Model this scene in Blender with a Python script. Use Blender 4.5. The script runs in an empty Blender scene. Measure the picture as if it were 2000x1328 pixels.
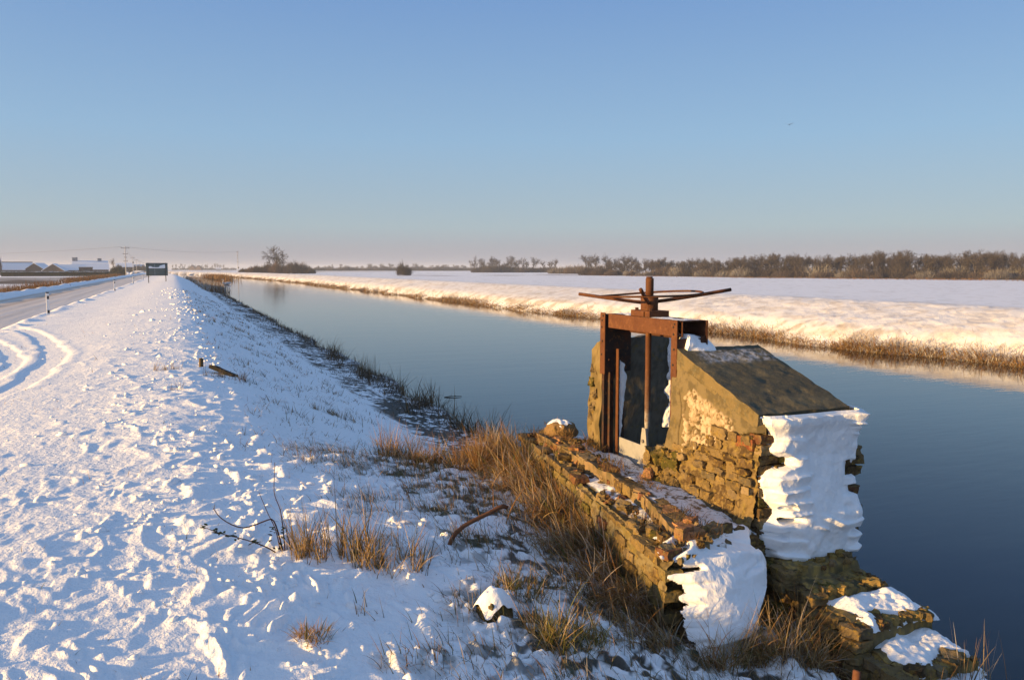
import bpy, math, random
import numpy as np

# ------------------------------------------------------------------ camera, sky, sun, exposure
scene = bpy.context.scene
R = math.radians
YAW, PITCH, EYE, FPX = R(23), R(5.16), 3.3, 1550.0
cd = bpy.data.cameras.new("camera")
cam = bpy.data.objects.new("camera", cd)
scene.collection.objects.link(cam)
cam.location = (0, 0, EYE)
cam.rotation_euler = (math.pi / 2 - PITCH, 0, -YAW)
cd.sensor_width = 36
cd.lens = FPX / 2000 * 36
cd.clip_start, cd.clip_end = 0.05, 20000
scene.camera = cam

SUN_EL, SUN_AZ = R(7.6), R(-89)          # azimuth measured from +Y towards +X
world = bpy.data.worlds.new("World")
scene.world = world
world.use_nodes = True
wn, wl = world.node_tree.nodes, world.node_tree.links
bg = wn["Background"]
sky = wn.new("ShaderNodeTexSky")
sky.sky_type = 'NISHITA'
sky.sun_disc = False
sky.sun_elevation = SUN_EL
sky.sun_rotation = SUN_AZ
sky.altitude = 0
sky.air_density = 1.0
sky.dust_density = 0.6
sky.ozone_density = 2.0
tcw = wn.new("ShaderNodeTexCoord"); sepw = wn.new("ShaderNodeSeparateXYZ"); rampw = wn.new("ShaderNodeValToRGB")
wl.new(tcw.outputs["Generated"], sepw.inputs[0]); wl.new(sepw.outputs[2], rampw.inputs[0])
# clear winter sky: dusty mauve at the horizon through pale to deep blue, graded over the Nishita sky
SKYR = [(0.0, (.37, .375, .47)), (.022, (.39, .40, .475)), (.05, (.385, .485, .56)), (.155, (.295, .475, .685)), (.33, (.175, .33, .635)), (.65, (.165, .31, .57)), (1.0, (.15, .285, .53))]
EXPO = 1.07
for i_, (p_, c_) in enumerate(SKYR):
    e_ = rampw.color_ramp.elements[i_] if i_ < 2 else rampw.color_ramp.elements.new(p_)
    e_.position = p_; e_.color = (*[q * 10 / 2 ** EXPO for q in c_], 1)
for i_, (p_, c_) in enumerate(SKYR):
    e_ = rampw.color_ramp.elements[i_]; e_.position = p_; e_.color = (*[q * 10 / 2 ** EXPO for q in c_], 1)
mixw = wn.new("ShaderNodeMix"); mixw.data_type = 'RGBA'; mixw.inputs[0].default_value = .9
wl.new(sky.outputs[0], mixw.inputs[6]); wl.new(rampw.outputs[0], mixw.inputs[7])
# brighter, warmer sky on the sun's side
vdw = wn.new("ShaderNodeVectorMath"); vdw.operation = 'DOT_PRODUCT'
vdw.inputs[1].default_value = (math.sin(SUN_AZ), math.cos(SUN_AZ), .12)
wl.new(tcw.outputs["Generated"], vdw.inputs[0])
mrw = wn.new("ShaderNodeMapRange"); mrw.interpolation_type = 'SMOOTHSTEP'
mrw.inputs[1].default_value = .15; mrw.inputs[2].default_value = 1.0; mrw.inputs[3].default_value = 0; mrw.inputs[4].default_value = 1.0
wl.new(vdw.outputs["Value"], mrw.inputs[0])
glw = wn.new("ShaderNodeMix"); glw.data_type = 'RGBA'; glw.blend_type = 'ADD'
glw.inputs[7].default_value = (1.5, 1.1, .6, 1)
wl.new(mrw.outputs[0], glw.inputs[0]); wl.new(mixw.outputs[2], glw.inputs[6])
wl.new(glw.outputs[2], bg.inputs[0])
bg.inputs[1].default_value = 0.10
sd = bpy.data.lights.new("sun", 'SUN')
sun = bpy.data.objects.new("sun", sd)
scene.collection.objects.link(sun)
sd.energy = 4.9
sd.angle = R(0.6)
sd.color = (1.0, 0.61, 0.21)
sun.rotation_euler = (math.pi / 2 - SUN_EL, 0, math.pi - SUN_AZ)
scene.view_settings.view_transform = 'Standard'
scene.view_settings.look = 'None'
scene.view_settings.exposure = EXPO
scene.view_settings.gamma = 1
scene.render.engine = 'CYCLES'
scene.cycles.use_denoising = True
scene.cycles.max_bounces = 6
scene.cycles.volume_bounces = 1
scene.cycles.transparent_max_bounces = 8

rnd = random.Random(7)
rng = np.random.default_rng(7)
COL = scene.collection

# ------------------------------------------------------------------ noise
def _hash(i, j, k, seed):
    h = (i.astype(np.uint32) * np.uint32(374761393) + j.astype(np.uint32) * np.uint32(668265263)
         + k.astype(np.uint32) * np.uint32(2147483647) + np.uint32((seed * 974634777) & 0xffffffff))
    h = (h ^ (h >> np.uint32(13))) * np.uint32(1274126177)
    h = (h ^ (h >> np.uint32(16))) * np.uint32(2246822519)
    h = h ^ (h >> np.uint32(15))
    return (h & np.uint32(0xffffff)).astype(np.float32) / np.float32(0xffffff) * 2 - 1

def noise2(x, y, seed=0):
    x = np.asarray(x, np.float64); y = np.asarray(y, np.float64)
    xi = np.floor(x); yi = np.floor(y)
    fx = (x - xi); fy = (y - yi)
    fx = fx * fx * fx * (fx * (fx * 6 - 15) + 10); fy = fy * fy * fy * (fy * (fy * 6 - 15) + 10)
    xi = xi.astype(np.int64); yi = yi.astype(np.int64); z = np.zeros_like(xi)
    a = _hash(xi, yi, z, seed); b = _hash(xi + 1, yi, z, seed)
    c = _hash(xi, yi + 1, z, seed); d = _hash(xi + 1, yi + 1, z, seed)
    return (a * (1 - fx) + b * fx) * (1 - fy) + (c * (1 - fx) + d * fx) * fy

def noise3(p, seed=0):
    p = np.asarray(p, np.float64)
    pi = np.floor(p); f = p - pi
    f = f * f * f * (f * (f * 6 - 15) + 10)
    pi = pi.astype(np.int64)
    r = 0
    for dx in (0, 1):
        for dy in (0, 1):
            for dz in (0, 1):
                w = (f[..., 0] if dx else 1 - f[..., 0]) * (f[..., 1] if dy else 1 - f[..., 1]) * (f[..., 2] if dz else 1 - f[..., 2])
                r = r + w * _hash(pi[..., 0] + dx, pi[..., 1] + dy, pi[..., 2] + dz, seed)
    return r

def fbm3(p, oct=3, seed=0):
    p = np.asarray(p, np.float64); r = 0; a = 1.0; t = 0
    for o in range(oct):
        r = r + a * noise3(p * 2 ** o + o * 17.3, seed + o); t += a; a *= .5
    return r / t

def fbm2(x, y, oct=3, seed=0):
    r = 0; a = 1.0; t = 0
    for o in range(oct):
        r = r + a * noise2(x * 2 ** o + o * 17.3, y * 2 ** o + o * 7.7, seed + o); t += a; a *= .5
    return r / t

def sstep(a, b, x):
    t = np.clip((np.asarray(x, float) - a) / (b - a), 0, 1)
    return t * t * (3 - 2 * t)

def mixc(a, b, t):
    t = np.asarray(t)[..., None]
    return np.asarray(a) * (1 - t) + np.asarray(b) * t

# ------------------------------------------------------------------ mesh building
class MB:
    def __init__(s):
        s.v, s.f4, s.f3, s.c, s.n = [], [], [], [], 0
    def add(s, v, f4=None, f3=None, c=(1, 1, 1)):
        v = np.asarray(v, np.float64).reshape(-1, 3)
        if f4 is not None and len(f4): s.f4.append(np.asarray(f4, np.int64).reshape(-1, 4) + s.n)
        if f3 is not None and len(f3): s.f3.append(np.asarray(f3, np.int64).reshape(-1, 3) + s.n)
        c = np.asarray(c, np.float64)
        if c.ndim == 1: c = np.tile(c, (len(v), 1))
        s.v.append(v); s.c.append(c); s.n += len(v)
        return s
    def grid(s, P, c=(1, 1, 1), mask=None):
        n, m = P.shape[:2]
        idx = np.arange(n * m).reshape(n, m)
        q = np.stack([idx[:-1, :-1], idx[1:, :-1], idx[1:, 1:], idx[:-1, 1:]], -1)
        if mask is not None: q = q[mask]
        c = np.asarray(c, float)
        if c.ndim == 3: c = c.reshape(-1, 3)
        return s.add(P.reshape(-1, 3), q.reshape(-1, 4), None, c)
    def build(s, name, mat, parent=None, smooth=True, loc=None, rot=None):
        me = bpy.data.meshes.new(name)
        v = np.concatenate(s.v) if s.v else np.zeros((0, 3))
        f4 = np.concatenate(s.f4) if s.f4 else np.zeros((0, 4), np.int64)
        f3 = np.concatenate(s.f3) if s.f3 else np.zeros((0, 3), np.int64)
        me.vertices.add(len(v)); me.vertices.foreach_set("co", v.astype(np.float32).ravel())
        nl = f4.size + f3.size
        me.loops.add(nl)
        me.loops.foreach_set("vertex_index", np.concatenate([f4.ravel(), f3.ravel()]).astype(np.int32))
        me.polygons.add(len(f4) + len(f3))
        st = np.concatenate([np.arange(len(f4)) * 4, f4.size + np.arange(len(f3)) * 3]).astype(np.int32)
        me.polygons.foreach_set("loop_start", st)
        me.polygons.foreach_set("use_smooth", np.full(len(st), smooth))
        c = np.concatenate(s.c)
        at = me.color_attributes.new("Col", 'FLOAT_COLOR', 'POINT')
        at.data.foreach_set("color", np.concatenate([c, np.ones((len(c), 1))], 1).astype(np.float32).ravel())
        me.update(calc_edges=True)
        me.materials.append(mat)
        o = bpy.data.objects.new(name, me)
        COL.objects.link(o)
        if parent: o.parent = parent
        if loc is not None: o.location = loc
        if rot is not None: o.rotation_euler = rot
        return o

def tag(o, label=None, cat=None, group=None, kind=None):
    if label: o["label"] = label
    if cat: o["category"] = cat
    if group: o["group"] = group
    if kind: o["kind"] = kind
    return o

def empty(name, loc, label, cat, group=None, rz=0):
    o = bpy.data.objects.new(name, None)
    COL.objects.link(o)
    o.location = loc; o.rotation_euler = (0, 0, rz); o.empty_display_size = .2
    return tag(o, label, cat, group)

def dup(root, loc, rz=0, sc=(1, 1, 1), label=None, group=None):
    r = root.copy(); COL.objects.link(r)
    r.location = loc; r.rotation_euler = (0, 0, rz); r.scale = sc
    if label: r["label"] = label
    if group: r["group"] = group
    for ch in list(root.children):
        c = ch.copy(); COL.objects.link(c); c.parent = r
        for g in list(ch.children):
            d = g.copy(); COL.objects.link(d); d.parent = c
    return r

def box_faces(): return [[0, 3, 2, 1], [4, 5, 6, 7], [0, 1, 5, 4], [1, 2, 6, 5], [2, 3, 7, 6], [3, 0, 4, 7]]

def bx(mb, x0, x1, y0, y1, z0, z1, c=(1, 1, 1), bev=0.0):
    """box with chamfered edges"""
    if bev <= 0:
        v = [[x0, y0, z0], [x1, y0, z0], [x1, y1, z0], [x0, y1, z0], [x0, y0, z1], [x1, y0, z1], [x1, y1, z1], [x0, y1, z1]]
        return mb.add(v, box_faces(), None, c)
    cx, cy, cz = (x0 + x1) / 2, (y0 + y1) / 2, (z0 + z1) / 2
    h = np.array([(x1 - x0) / 2, (y1 - y0) / 2, (z1 - z0) / 2])
    v = []; key = {}
    for sx in (-1, 1):
        for sy in (-1, 1):
            for sz in (-1, 1):
                sg = np.array([sx, sy, sz])
                for a in range(3):
                    p = sg * (h - bev); p[a] = sg[a] * h[a]
                    key[(sx, sy, sz, a)] = len(v); v.append(p + [cx, cy, cz])
    f4, f3 = [], []
    S = (-1, 1)
    for a in range(3):
        b, d = (a + 1) % 3, (a + 2) % 3
        for s_ in S:
            def k(sb, sd, ax=a):
                t = [0, 0, 0]; t[a] = s_; t[b] = sb; t[d] = sd
                return key[(*t, ax)]
            q = [k(-1, -1), k(1, -1), k(1, 1), k(-1, 1)]
            f4.append(q if s_ > 0 else q[::-1])
        for sb in S:
            for sd in S:
                def e(sa, ax):
                    t = [0, 0, 0]; t[a] = sa; t[b] = sb; t[d] = sd
                    return key[(*t, ax)]
                q = [e(-1, b), e(1, b), e(1, d), e(-1, d)]
                f4.append(q if sb * sd > 0 else q[::-1])
    for sx in S:
        for sy in S:
            for sz in S:
                t = [key[(sx, sy, sz, 0)], key[(sx, sy, sz, 1)], key[(sx, sy, sz, 2)]]
                f3.append(t if sx * sy * sz > 0 else t[::-1])
    return mb.add(v, f4, f3, c)

def tube(mb, pts, rad, n=8, c=(1, 1, 1), caps=True):
    pts = np.asarray(pts, float); k = len(pts)
    rad = np.broadcast_to(np.asarray(rad, float), (k,))
    tg = np.gradient(pts, axis=0); tg /= np.linalg.norm(tg, axis=1)[:, None] + 1e-12
    ref = np.array([0, 0, 1.0]) if abs(tg[0][2]) < .9 else np.array([1.0, 0, 0])
    P = np.zeros((k, n, 3))
    u = np.cross(tg[0], ref); u /= np.linalg.norm(u)
    a = np.linspace(0, 2 * np.pi, n, endpoint=False)
    for i in range(k):
        u = u - tg[i] * (u @ tg[i]); u /= np.linalg.norm(u); w = np.cross(tg[i], u)
        P[i] = pts[i] + rad[i] * (np.cos(a)[:, None] * u + np.sin(a)[:, None] * w)
    idx = np.arange(k * n).reshape(k, n)
    q = np.stack([idx[:-1], np.roll(idx[:-1], -1, 1), np.roll(idx[1:], -1, 1), idx[1:]], -1).reshape(-1, 4)
    v = P.reshape(-1, 3); f3 = []
    if caps:
        v = np.concatenate([v, pts[:1], pts[-1:]])
        for j in range(n):
            f3.append([k * n, idx[0][(j + 1) % n], idx[0][j]]); f3.append([k * n + 1, idx[-1][j], idx[-1][(j + 1) % n]])
    return mb.add(v, q, f3, c if np.asarray(c).ndim == 1 else np.concatenate([np.repeat(c, n, 0), c[:1], c[-1:]] if caps else [np.repeat(c, n, 0)]))

def hexa(mb, c8, n=(10, 10, 10), amp=.01, sc=8., seed=0, c=(1, 1, 1), colf=None, rnd_=0.0):
    """trilinear hexahedron with a displaced surface grid. c8: bottom 4 ccw, top 4 ccw; rnd_ rounds the corners"""
    c8 = np.asarray(c8, float)
    def tri(u, v, w):
        u, v, w = u[..., None], v[..., None], w[..., None]
        b = (c8[0] * (1 - u) + c8[1] * u) * (1 - v) + (c8[3] * (1 - u) + c8[2] * u) * v
        t = (c8[4] * (1 - u) + c8[5] * u) * (1 - v) + (c8[7] * (1 - u) + c8[6] * u) * v
        return b * (1 - w) + t * w
    cen = c8.mean(0)
    for ax in range(3):
        o = [i for i in range(3) if i != ax]
        A, B = np.meshgrid(np.linspace(0, 1, n[o[0]] + 1), np.linspace(0, 1, n[o[1]] + 1), indexing='ij')
        for s_ in (0, 1):
            uvw = [None] * 3; uvw[ax] = np.full_like(A, s_); uvw[o[0]] = A; uvw[o[1]] = B
            if rnd_ > 0:
                q = np.stack(uvw, -1) * 2 - 1
                m = np.max(np.abs(q), -1, keepdims=True); l = np.linalg.norm(q, axis=-1, keepdims=True)
                qq = q * (1 - rnd_) + rnd_ * q * (m / l) * 1.25
                uvw = [np.clip(qq[..., i] * .5 + .5, -.1, 1.1) for i in range(3)]
            P = tri(*uvw)
            D = np.stack([fbm3(P * sc + 31 * i, 3, seed + 11 * i) for i in range(3)], -1)
            P = P + D * amp
            flip = (s_ == 1) ^ (ax == 1)
            if not flip: P = P[:, ::-1]
            cc = colf(P) if colf else c
            mb.grid(P, cc)
    return mb

def blades(mb, base, ang, lean, length, width, curl, cb, ct, seg=4, roll=None):
    N = len(base); base = np.asarray(base, float)
    t = np.linspace(0, 1, seg + 1)
    th = lean[:, None] + curl[:, None] * t[None]
    ds = (length / seg)[:, None]
    hx = np.concatenate([np.zeros((N, 1)), np.cumsum(np.sin((th[:, 1:] + th[:, :-1]) / 2) * ds, 1)], 1)
    hz = np.concatenate([np.zeros((N, 1)), np.cumsum(np.cos((th[:, 1:] + th[:, :-1]) / 2) * ds, 1)], 1)
    ca, sa = np.cos(ang)[:, None], np.sin(ang)[:, None]
    P = np.stack([base[:, 0:1] + hx * ca, base[:, 1:2] + hx * sa, base[:, 2:3] + hz], -1)
    if roll is None: roll = rng.uniform(0, np.pi, N)
    W = width[:, None] * np.clip(1 - t[None] ** 2.2, .08, 1) * .5
    S = np.stack([np.cos(roll), np.sin(roll), 0 * roll], -1)[:, None] * W[..., None]
    V = np.stack([P - S, P + S], 2).reshape(-1, 3)
    i0 = (np.arange(N) * (seg + 1) * 2)[:, None] + np.arange(seg)[None] * 2
    F = np.stack([i0, i0 + 1, i0 + 3, i0 + 2], -1).reshape(-1, 4)
    C_ = cb[:, None] * (1 - t[None, :, None]) + ct[:, None] * t[None, :, None]
    mb.add(V, F, None, np.repeat(C_.reshape(-1, 3), 2, 0))

# ------------------------------------------------------------------ materials
def mat(name, rough=.8, spec=.3, metal=0., vcol=True, color=None, bump=None, tint=None, sub=None, stretch=None):
    """Principled; base colour from the mesh's own colour (Col), broken up by noise; bump = [(scale, strength, distance)]"""
    m = bpy.data.materials.new(name); m.use_nodes = True
    nt = m.node_tree; N, L = nt.nodes, nt.links
    b = N["Principled BSDF"]
    b.inputs["Roughness"].default_value = rough
    b.inputs["Specular IOR Level"].default_value = spec
    b.inputs["Metallic"].default_value = metal
    tc = N.new("ShaderNodeTexCoord")
    co = tc.outputs["Object"]
    if stretch:
        mp = N.new("ShaderNodeMapping"); mp.inputs["Scale"].default_value = stretch
        L.new(co, mp.inputs["Vector"]); co = mp.outputs["Vector"]
    if vcol:
        a = N.new("ShaderNodeVertexColor"); a.layer_name = "Col"; src = a.outputs["Color"]
    else:
        rgb = N.new("ShaderNodeRGB"); rgb.outputs[0].default_value = (*color, 1); src = rgb.outputs[0]
    for (sc, lo, hi, col2) in (tint or []):
        nz = N.new("ShaderNodeTexNoise"); nz.inputs["Scale"].default_value = sc; nz.inputs["Detail"].default_value = 6
        nz.inputs["Roughness"].default_value = .65
        L.new(co, nz.inputs["Vector"])
        mr = N.new("ShaderNodeMapRange"); mr.inputs[1].default_value = lo; mr.inputs[2].default_value = hi
        L.new(nz.outputs["Fac"], mr.inputs[0])
        mx = N.new("ShaderNodeMix"); mx.data_type = 'RGBA'
        L.new(mr.outputs[0], mx.inputs[0]); L.new(src, mx.inputs[6])
        mx.inputs[7].default_value = (*col2, 1)
        src = mx.outputs[2]
    L.new(src, b.inputs["Base Color"])
    nrm = None
    for (sc, st, dist) in (bump or []):
        nz = N.new("ShaderNodeTexNoise"); nz.inputs["Scale"].default_value = sc; nz.inputs["Detail"].default_value = 4
        L.new(co, nz.inputs["Vector"])
        bp = N.new("ShaderNodeBump"); bp.inputs["Strength"].default_value = st; bp.inputs["Distance"].default_value = dist
        L.new(nz.outputs["Fac"], bp.inputs["Height"])
        if nrm: L.new(nrm, bp.inputs["Normal"])
        nrm = bp.outputs["Normal"]
    if nrm: L.new(nrm, b.inputs["Normal"])
    return m

SNOWC = np.array([.87, .88, .90])
M_GROUND = mat("snowy_ground", .75, .25, bump=[(7, .45, .05), (24, .6, .022), (85, .55, .008), (260, .3, .003)])
M_SNOW = mat("snow", .75, .2, bump=[(26, .35, .02), (110, .45, .007), (320, .3, .002)])
M_ROAD = mat("slush", .7, .3, bump=[(14, .3, .02), (70, .3, .008)])
M_GRASS = mat("dry_grass", .75, .2)
_n = M_GRASS.node_tree.nodes; _l = M_GRASS.node_tree.links
_t = _n.new("ShaderNodeBsdfTranslucent"); _mx = _n.new("ShaderNodeMixShader"); _mx.inputs[0].default_value = .35
_a = [q for q in _n if q.type == 'VERTEX_COLOR'][0]
_l.new(_a.outputs["Color"], _t.inputs["Color"]); _l.new(_n["Principled BSDF"].outputs[0], _mx.inputs[1]); _l.new(_t.outputs[0], _mx.inputs[2]); _l.new(_mx.outputs[0], _n["Material Output"].inputs["Surface"])
M_BARK = mat("bark", .9, .1)
M_BRICK = mat("weathered_brick", .92, .15, tint=[(28, .52, .66, (.24, .16, .04)), (60, .55, .72, (.035, .028, .018))], bump=[(45, .6, .014), (130, .7, .006), (300, .5, .003)])
M_CONC = mat("weathered_concrete", .92, .15, tint=[(18, .55, .75, (.16, .12, .045)), (90, .58, .75, (.07, .055, .03))], bump=[(50, .4, .008), (260, .6, .004)])
M_COPING = mat("lichened_concrete", .93, .12, tint=[(14, .5, .7, (.105, .095, .06)), (110, .6, .72, (.26, .25, .22))], bump=[(40, .5, .01), (220, .6, .004)])
M_RUST = mat("rusty_steel", .78, .25, .15, tint=[(22, .55, .72, (.19, .085, .034)), (9, .45, .7, (.085, .031, .014)), (70, .55, .75, (.05, .02, .011))], bump=[(35, .35, .004), (120, .45, .003)])
M_DARKSTEEL = mat("dark_steel", .6, .35, .3, tint=[(12, .5, .75, (.11, .045, .02))], bump=[(90, .3, .003)])
M_PLATE = mat("frosted_plate", .55, .4, .1, tint=[(16, .45, .75, (.24, .24, .245)), (80, .6, .75, (.4, .4, .4))], bump=[(90, .2, .003)])
M_WOOD = mat("weathered_wood", .85, .2, tint=[(40, .5, .7, (.02, .018, .015))], bump=[(60, .5, .006)], stretch=(1, 6, 6))
M_PAINT = mat("painted_surface", .5, .4, bump=[(60, .1, .003)])
M_WALL = mat("house_wall", .85, .2, tint=[(3, .4, .7, (.10, .075, .06))])
M_GLASS = mat("window_glass", .1, .5, vcol=False, color=(.02, .025, .03))

def water_mat():
    m = bpy.data.materials.new("river_water"); m.use_nodes = True
    N, L = m.node_tree.nodes, m.node_tree.links
    b = N["Principled BSDF"]
    b.inputs["Base Color"].default_value = (.002, .006, .012, 1)
    b.inputs["Roughness"].default_value = .025
    b.inputs["IOR"].default_value = 1.333
    b.inputs["Specular IOR Level"].default_value = .5
    tc = N.new("ShaderNodeTexCoord"); mp = N.new("ShaderNodeMapping")
    mp.inputs["Rotation"].default_value = (0, 0, R(-25)); mp.inputs["Scale"].default_value = (.55, 1.9, 1)
    L.new(tc.outputs["Object"], mp.inputs["Vector"])
    nrm = None
    for sc, st, dist in ((2.6, .13, .02), (.6, .10, .05)):
        nz = N.new("ShaderNodeTexNoise"); nz.inputs["Scale"].default_value = sc; nz.inputs["Detail"].default_value = 3
        L.new(mp.outputs["Vector"], nz.inputs["Vector"])
        bp = N.new("ShaderNodeBump"); bp.inputs["Strength"].default_value = st; bp.inputs["Distance"].default_value = dist
        L.new(nz.outputs["Fac"], bp.inputs["Height"])
        if nrm: L.new(nrm, bp.inputs["Normal"])
        nrm = bp.outputs["Normal"]
    L.new(nrm, b.inputs["Normal"])
    return m
M_WATER = water_mat()

# ------------------------------------------------------------------ terrain
def pchip(xs, ys, x):
    xs, ys = np.asarray(xs, float), np.asarray(ys, float)
    h = np.diff(xs); d = np.diff(ys) / h
    m = np.zeros_like(ys); m[0], m[-1] = d[0], d[-1]
    for i in range(1, len(xs) - 1):
        if d[i - 1] * d[i] > 0:
            w1, w2 = 2 * h[i] + h[i - 1], h[i] + 2 * h[i - 1]
            m[i] = (w1 + w2) / (w1 / d[i - 1] + w2 / d[i])
    x = np.clip(x, xs[0], xs[-1]); i = np.clip(np.searchsorted(xs, x) - 1, 0, len(xs) - 2)
    t = (x - xs[i]) / h[i]
    return (ys[i] * (1 + 2 * t) * (1 - t) ** 2 + h[i] * m[i] * t * (1 - t) ** 2 + ys[i + 1] * t * t * (3 - 2 * t) + h[i] * m[i + 1] * t * t * (t - 1))

NEAR = [(-6000, .35), (-60, .35), (-22, .32), (-16, .3), (-13.6, .75), (-12.6, 1.25), (-12.0, 1.3), (-11.3, 1.02), (-8.5, 1.0), (-6.1, 1.02), (-5.6, 1.2), (-3, 1.40), (-1, 1.56), (0, 1.60), (.7, 1.54), (1.5, 1.27), (2.5, .86), (3.5, .45), (4.2, .2), (5.0, .09), (5.7, .0), (6.2, -.3), (8, -.9)]
FAR = [(8, -.9), (21, -.9), (24.6, -.3), (25.3, .02), (25.8, .26), (26.8, .80), (28.6, 1.18), (32.4, 1.68), (34.2, 1.64), (40, .85), (50, .45), (100, .4), (8000, .4)]
HEAD = [(-6000, .35), (-60, .35), (-22, .32), (-16, .3), (-13.6, .75), (-12.6, 1.25), (-12.0, 1.3), (-11.3, 1.02), (-8.5, 1.0), (-6.1, 1.02), (-5.6, 1.2), (-3, 1.38), (-1, 1.49), (0, 1.50), (.7, 1.46), (1.5, 1.36), (2.3, 1.24), (3.0, 1.13), (3.6, 1.08), (4.2, .6), (4.6, -.3), (6, -.6), (8, -.9)]

def bend(Y):
    return -np.clip((Y - 170) / 150, 0, 8) ** 2 * 6.5

def ground_smooth(X, Y):
    X = np.asarray(X, float); Y = np.asarray(Y, float)
    U = X - np.where(X > -3, bend(Y), 0) if False else X
    B = bend(Y)
    U = X - B * sstep(-2, 6, X - B)
    xo = .22 * noise2(Y * .35, Y * 0, 5) + .12 * noise2(Y * 1.1, Y * 0, 6)
    n = pchip(*zip(*NEAR), U + xo * sstep(3.5, 5.5, U) * (1 - sstep(7, 9, U)))
    hd = pchip(*zip(*HEAD), U) + .10 * sstep(5.5, 7, Y) * sstep(2, 3.2, U) * (1 - sstep(8, 9, Y)) - (.10 * sstep(5.8, 3.9, Y) + .08 * np.clip(3.9 - Y, 0, 3)) * sstep(1.9, 2.9, U) - .20 * sstep(6.2, 3.3, Y) * sstep(-3, .4, U)
    w = sstep(-3, 1, Y) * (1 - sstep(7.8, 10.0, Y))
    n = n * (1 - w) + hd * w
    xf = .7 * noise2(Y * .16, Y * 0, 8) + .35 * noise2(Y * .6, Y * 0, 9)
    f = pchip(*zip(*FAR), U + xf * sstep(22, 25, U) * (1 - sstep(27, 31, U)))
    return np.where(U < 8, n, f)

TRACKS = [[(-5.9, 33.5), (-4.3, 29), (-3.1, 23.5), (-2.35, 18.5), (-2.3, 15.2), (-2.75, 12.2), (-4.2, 8)],
          [(-6.2, 30), (-4.7, 25.5), (-3.5, 21), (-2.95, 17.5), (-3.1, 14.5), (-3.9, 11.5), (-5.4, 8)],
          [(-6.4, 26), (-5.2, 22.5), (-4.4, 19), (-4.2, 16), (-5, 12)]]

def track_disp(X, Y):
    out = np.zeros_like(X)
    sel = (X > -8) & (X < -1) & (Y > 6) & (Y < 36)
    if not sel.any(): return out
    x, y = X[sel], Y[sel]
    d = np.full(x.shape, 9.)
    acc = np.zeros_like(x)
    for ti, t in enumerate(TRACKS):
        t = np.array(t); s = np.linspace(0, len(t) - 1, 90); k = np.arange(len(t))
        # smooth the polyline
        px = pchip(k, t[:, 0], s); py = pchip(k, t[:, 1], s)
        d = np.full(x.shape, 9.)
        for i in range(89):
            ax, ay, bx_, by = px[i], py[i], px[i + 1], py[i + 1]
            q = np.clip(((x - ax) * (bx_ - ax) + (y - ay) * (by - ay)) / ((bx_ - ax) ** 2 + (by - ay) ** 2), 0, 1)
            d = np.minimum(d, np.hypot(x - ax - q * (bx_ - ax), y - ay - q * (by - ay)))
        w = (.24, .2, .14)[ti] * (1 + .25 * noise2(x * 1.5, y * 1.5, 36)); a = (1, .9, .6)[ti]
        acc += a * (-.028 * (1 - sstep(w * .7, w * 1.2, d)) + .010 * np.exp(-((d - w * 1.5) / .10) ** 2))
    out[sel] = acc
    return out

def fade(lam, sp):
    return sstep(1.6, 4.5, lam / sp)

def bumps(X, Y, sp):
    """snow lying on tussocky grass"""
    o = np.zeros_like(X)
    B = bend(Y); U = X - B
    wind = .6 * X + .25 * Y, -.25 * X + .6 * Y
    # general roll
    o += .020 * fbm2(X * .9, Y * .9, 2, 20) * fade(.9, sp)
    big = sstep(-.1, .5, fbm2(X * .35, Y * .35, 2, 21))
    crest = np.exp(-((U - .3) / 1.5) ** 2)
    slope = sstep(1.1, 2.2, U) * (1 - sstep(7.6, 9.0, Y) * 0)
    head = sstep(-1, 2, Y) * (1 - sstep(7.5, 9.5, Y))
    amp = .42 + .5 * big + 2.3 * crest * sstep(6, 13, Y) - .55 * sstep(1.2, 2.0, U) * (1 - head)
    amp = amp + .6 * head * sstep(-1.5, .5, U)
    near = (U < 6.5)
    amp = np.where(near, np.clip(amp, .12, 2.6), .55)
    wx = X + .12 * noise2(X * 3, Y * 3, 30); wy = Y + .12 * noise2(X * 3, Y * 3, 31)
    r1 = 1 - np.abs(noise2(wx * 3.4, wy * 2.6, 22)); r1 = r1 ** 2
    o += amp * .009 * (r1 - .4) * fade(.3, sp)
    p2 = np.clip(noise2(wx * 8.5, wy * 7.0, 23) + .5 * noise2(wx * 5, wy * 5, 29), 0, 2) ** 1.4
    o += amp * .016 * p2 * fade(.12, sp)
    clus = sstep(-.15, .35, noise2(wx * 2.3, wy * 2.3, 34))
    p3 = np.clip(noise2(wx * 19, wy * 17, 24), 0, 1)
    o += amp * .026 * p3 * (.35 + clus) * fade(.05, sp)
    p4 = np.clip(noise2(wx * 37, wy * 35, 35), 0, 1)
    o += amp * .020 * p4 * (.3 + clus) * fade(.027, sp)
    o += (.3 + amp) * .0055 * noise2(X * 70, Y * 70, 25) * fade(.016, sp)
    p5 = np.clip(noise2(wx * 6.2, wy * 5.4, 37) + .5 * noise2(wx * 14, wy * 13, 38) - .05, 0, 1.3)
    o += (head * sstep(-.2, 1.0, U) * .030 + .006) * p5 * fade(.12, sp) * near
    # far bank: hummocks under the snow
    fb = sstep(25.6, 27, U) * (1 - sstep(31.5, 34, U))
    o += fb * (.02 * np.clip(noise2(X * 1.3, Y * 1.1, 26), -.2, 1) * fade(.8, sp) + .03 * np.clip(noise2(X * 2.3, Y * 1.9, 27), -.1, 1) * fade(.6, sp) + .05 * np.clip(noise2(X * 4.6, Y * 4.1, 39), -.1, 1) * fade(.42, sp))
    flat = sstep(34, 40, U)
    o += flat * .06 * np.clip(noise2(X * .8, Y * .5, 28) - .2, 0, 1) * fade(1.2, sp)
    return o

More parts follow.
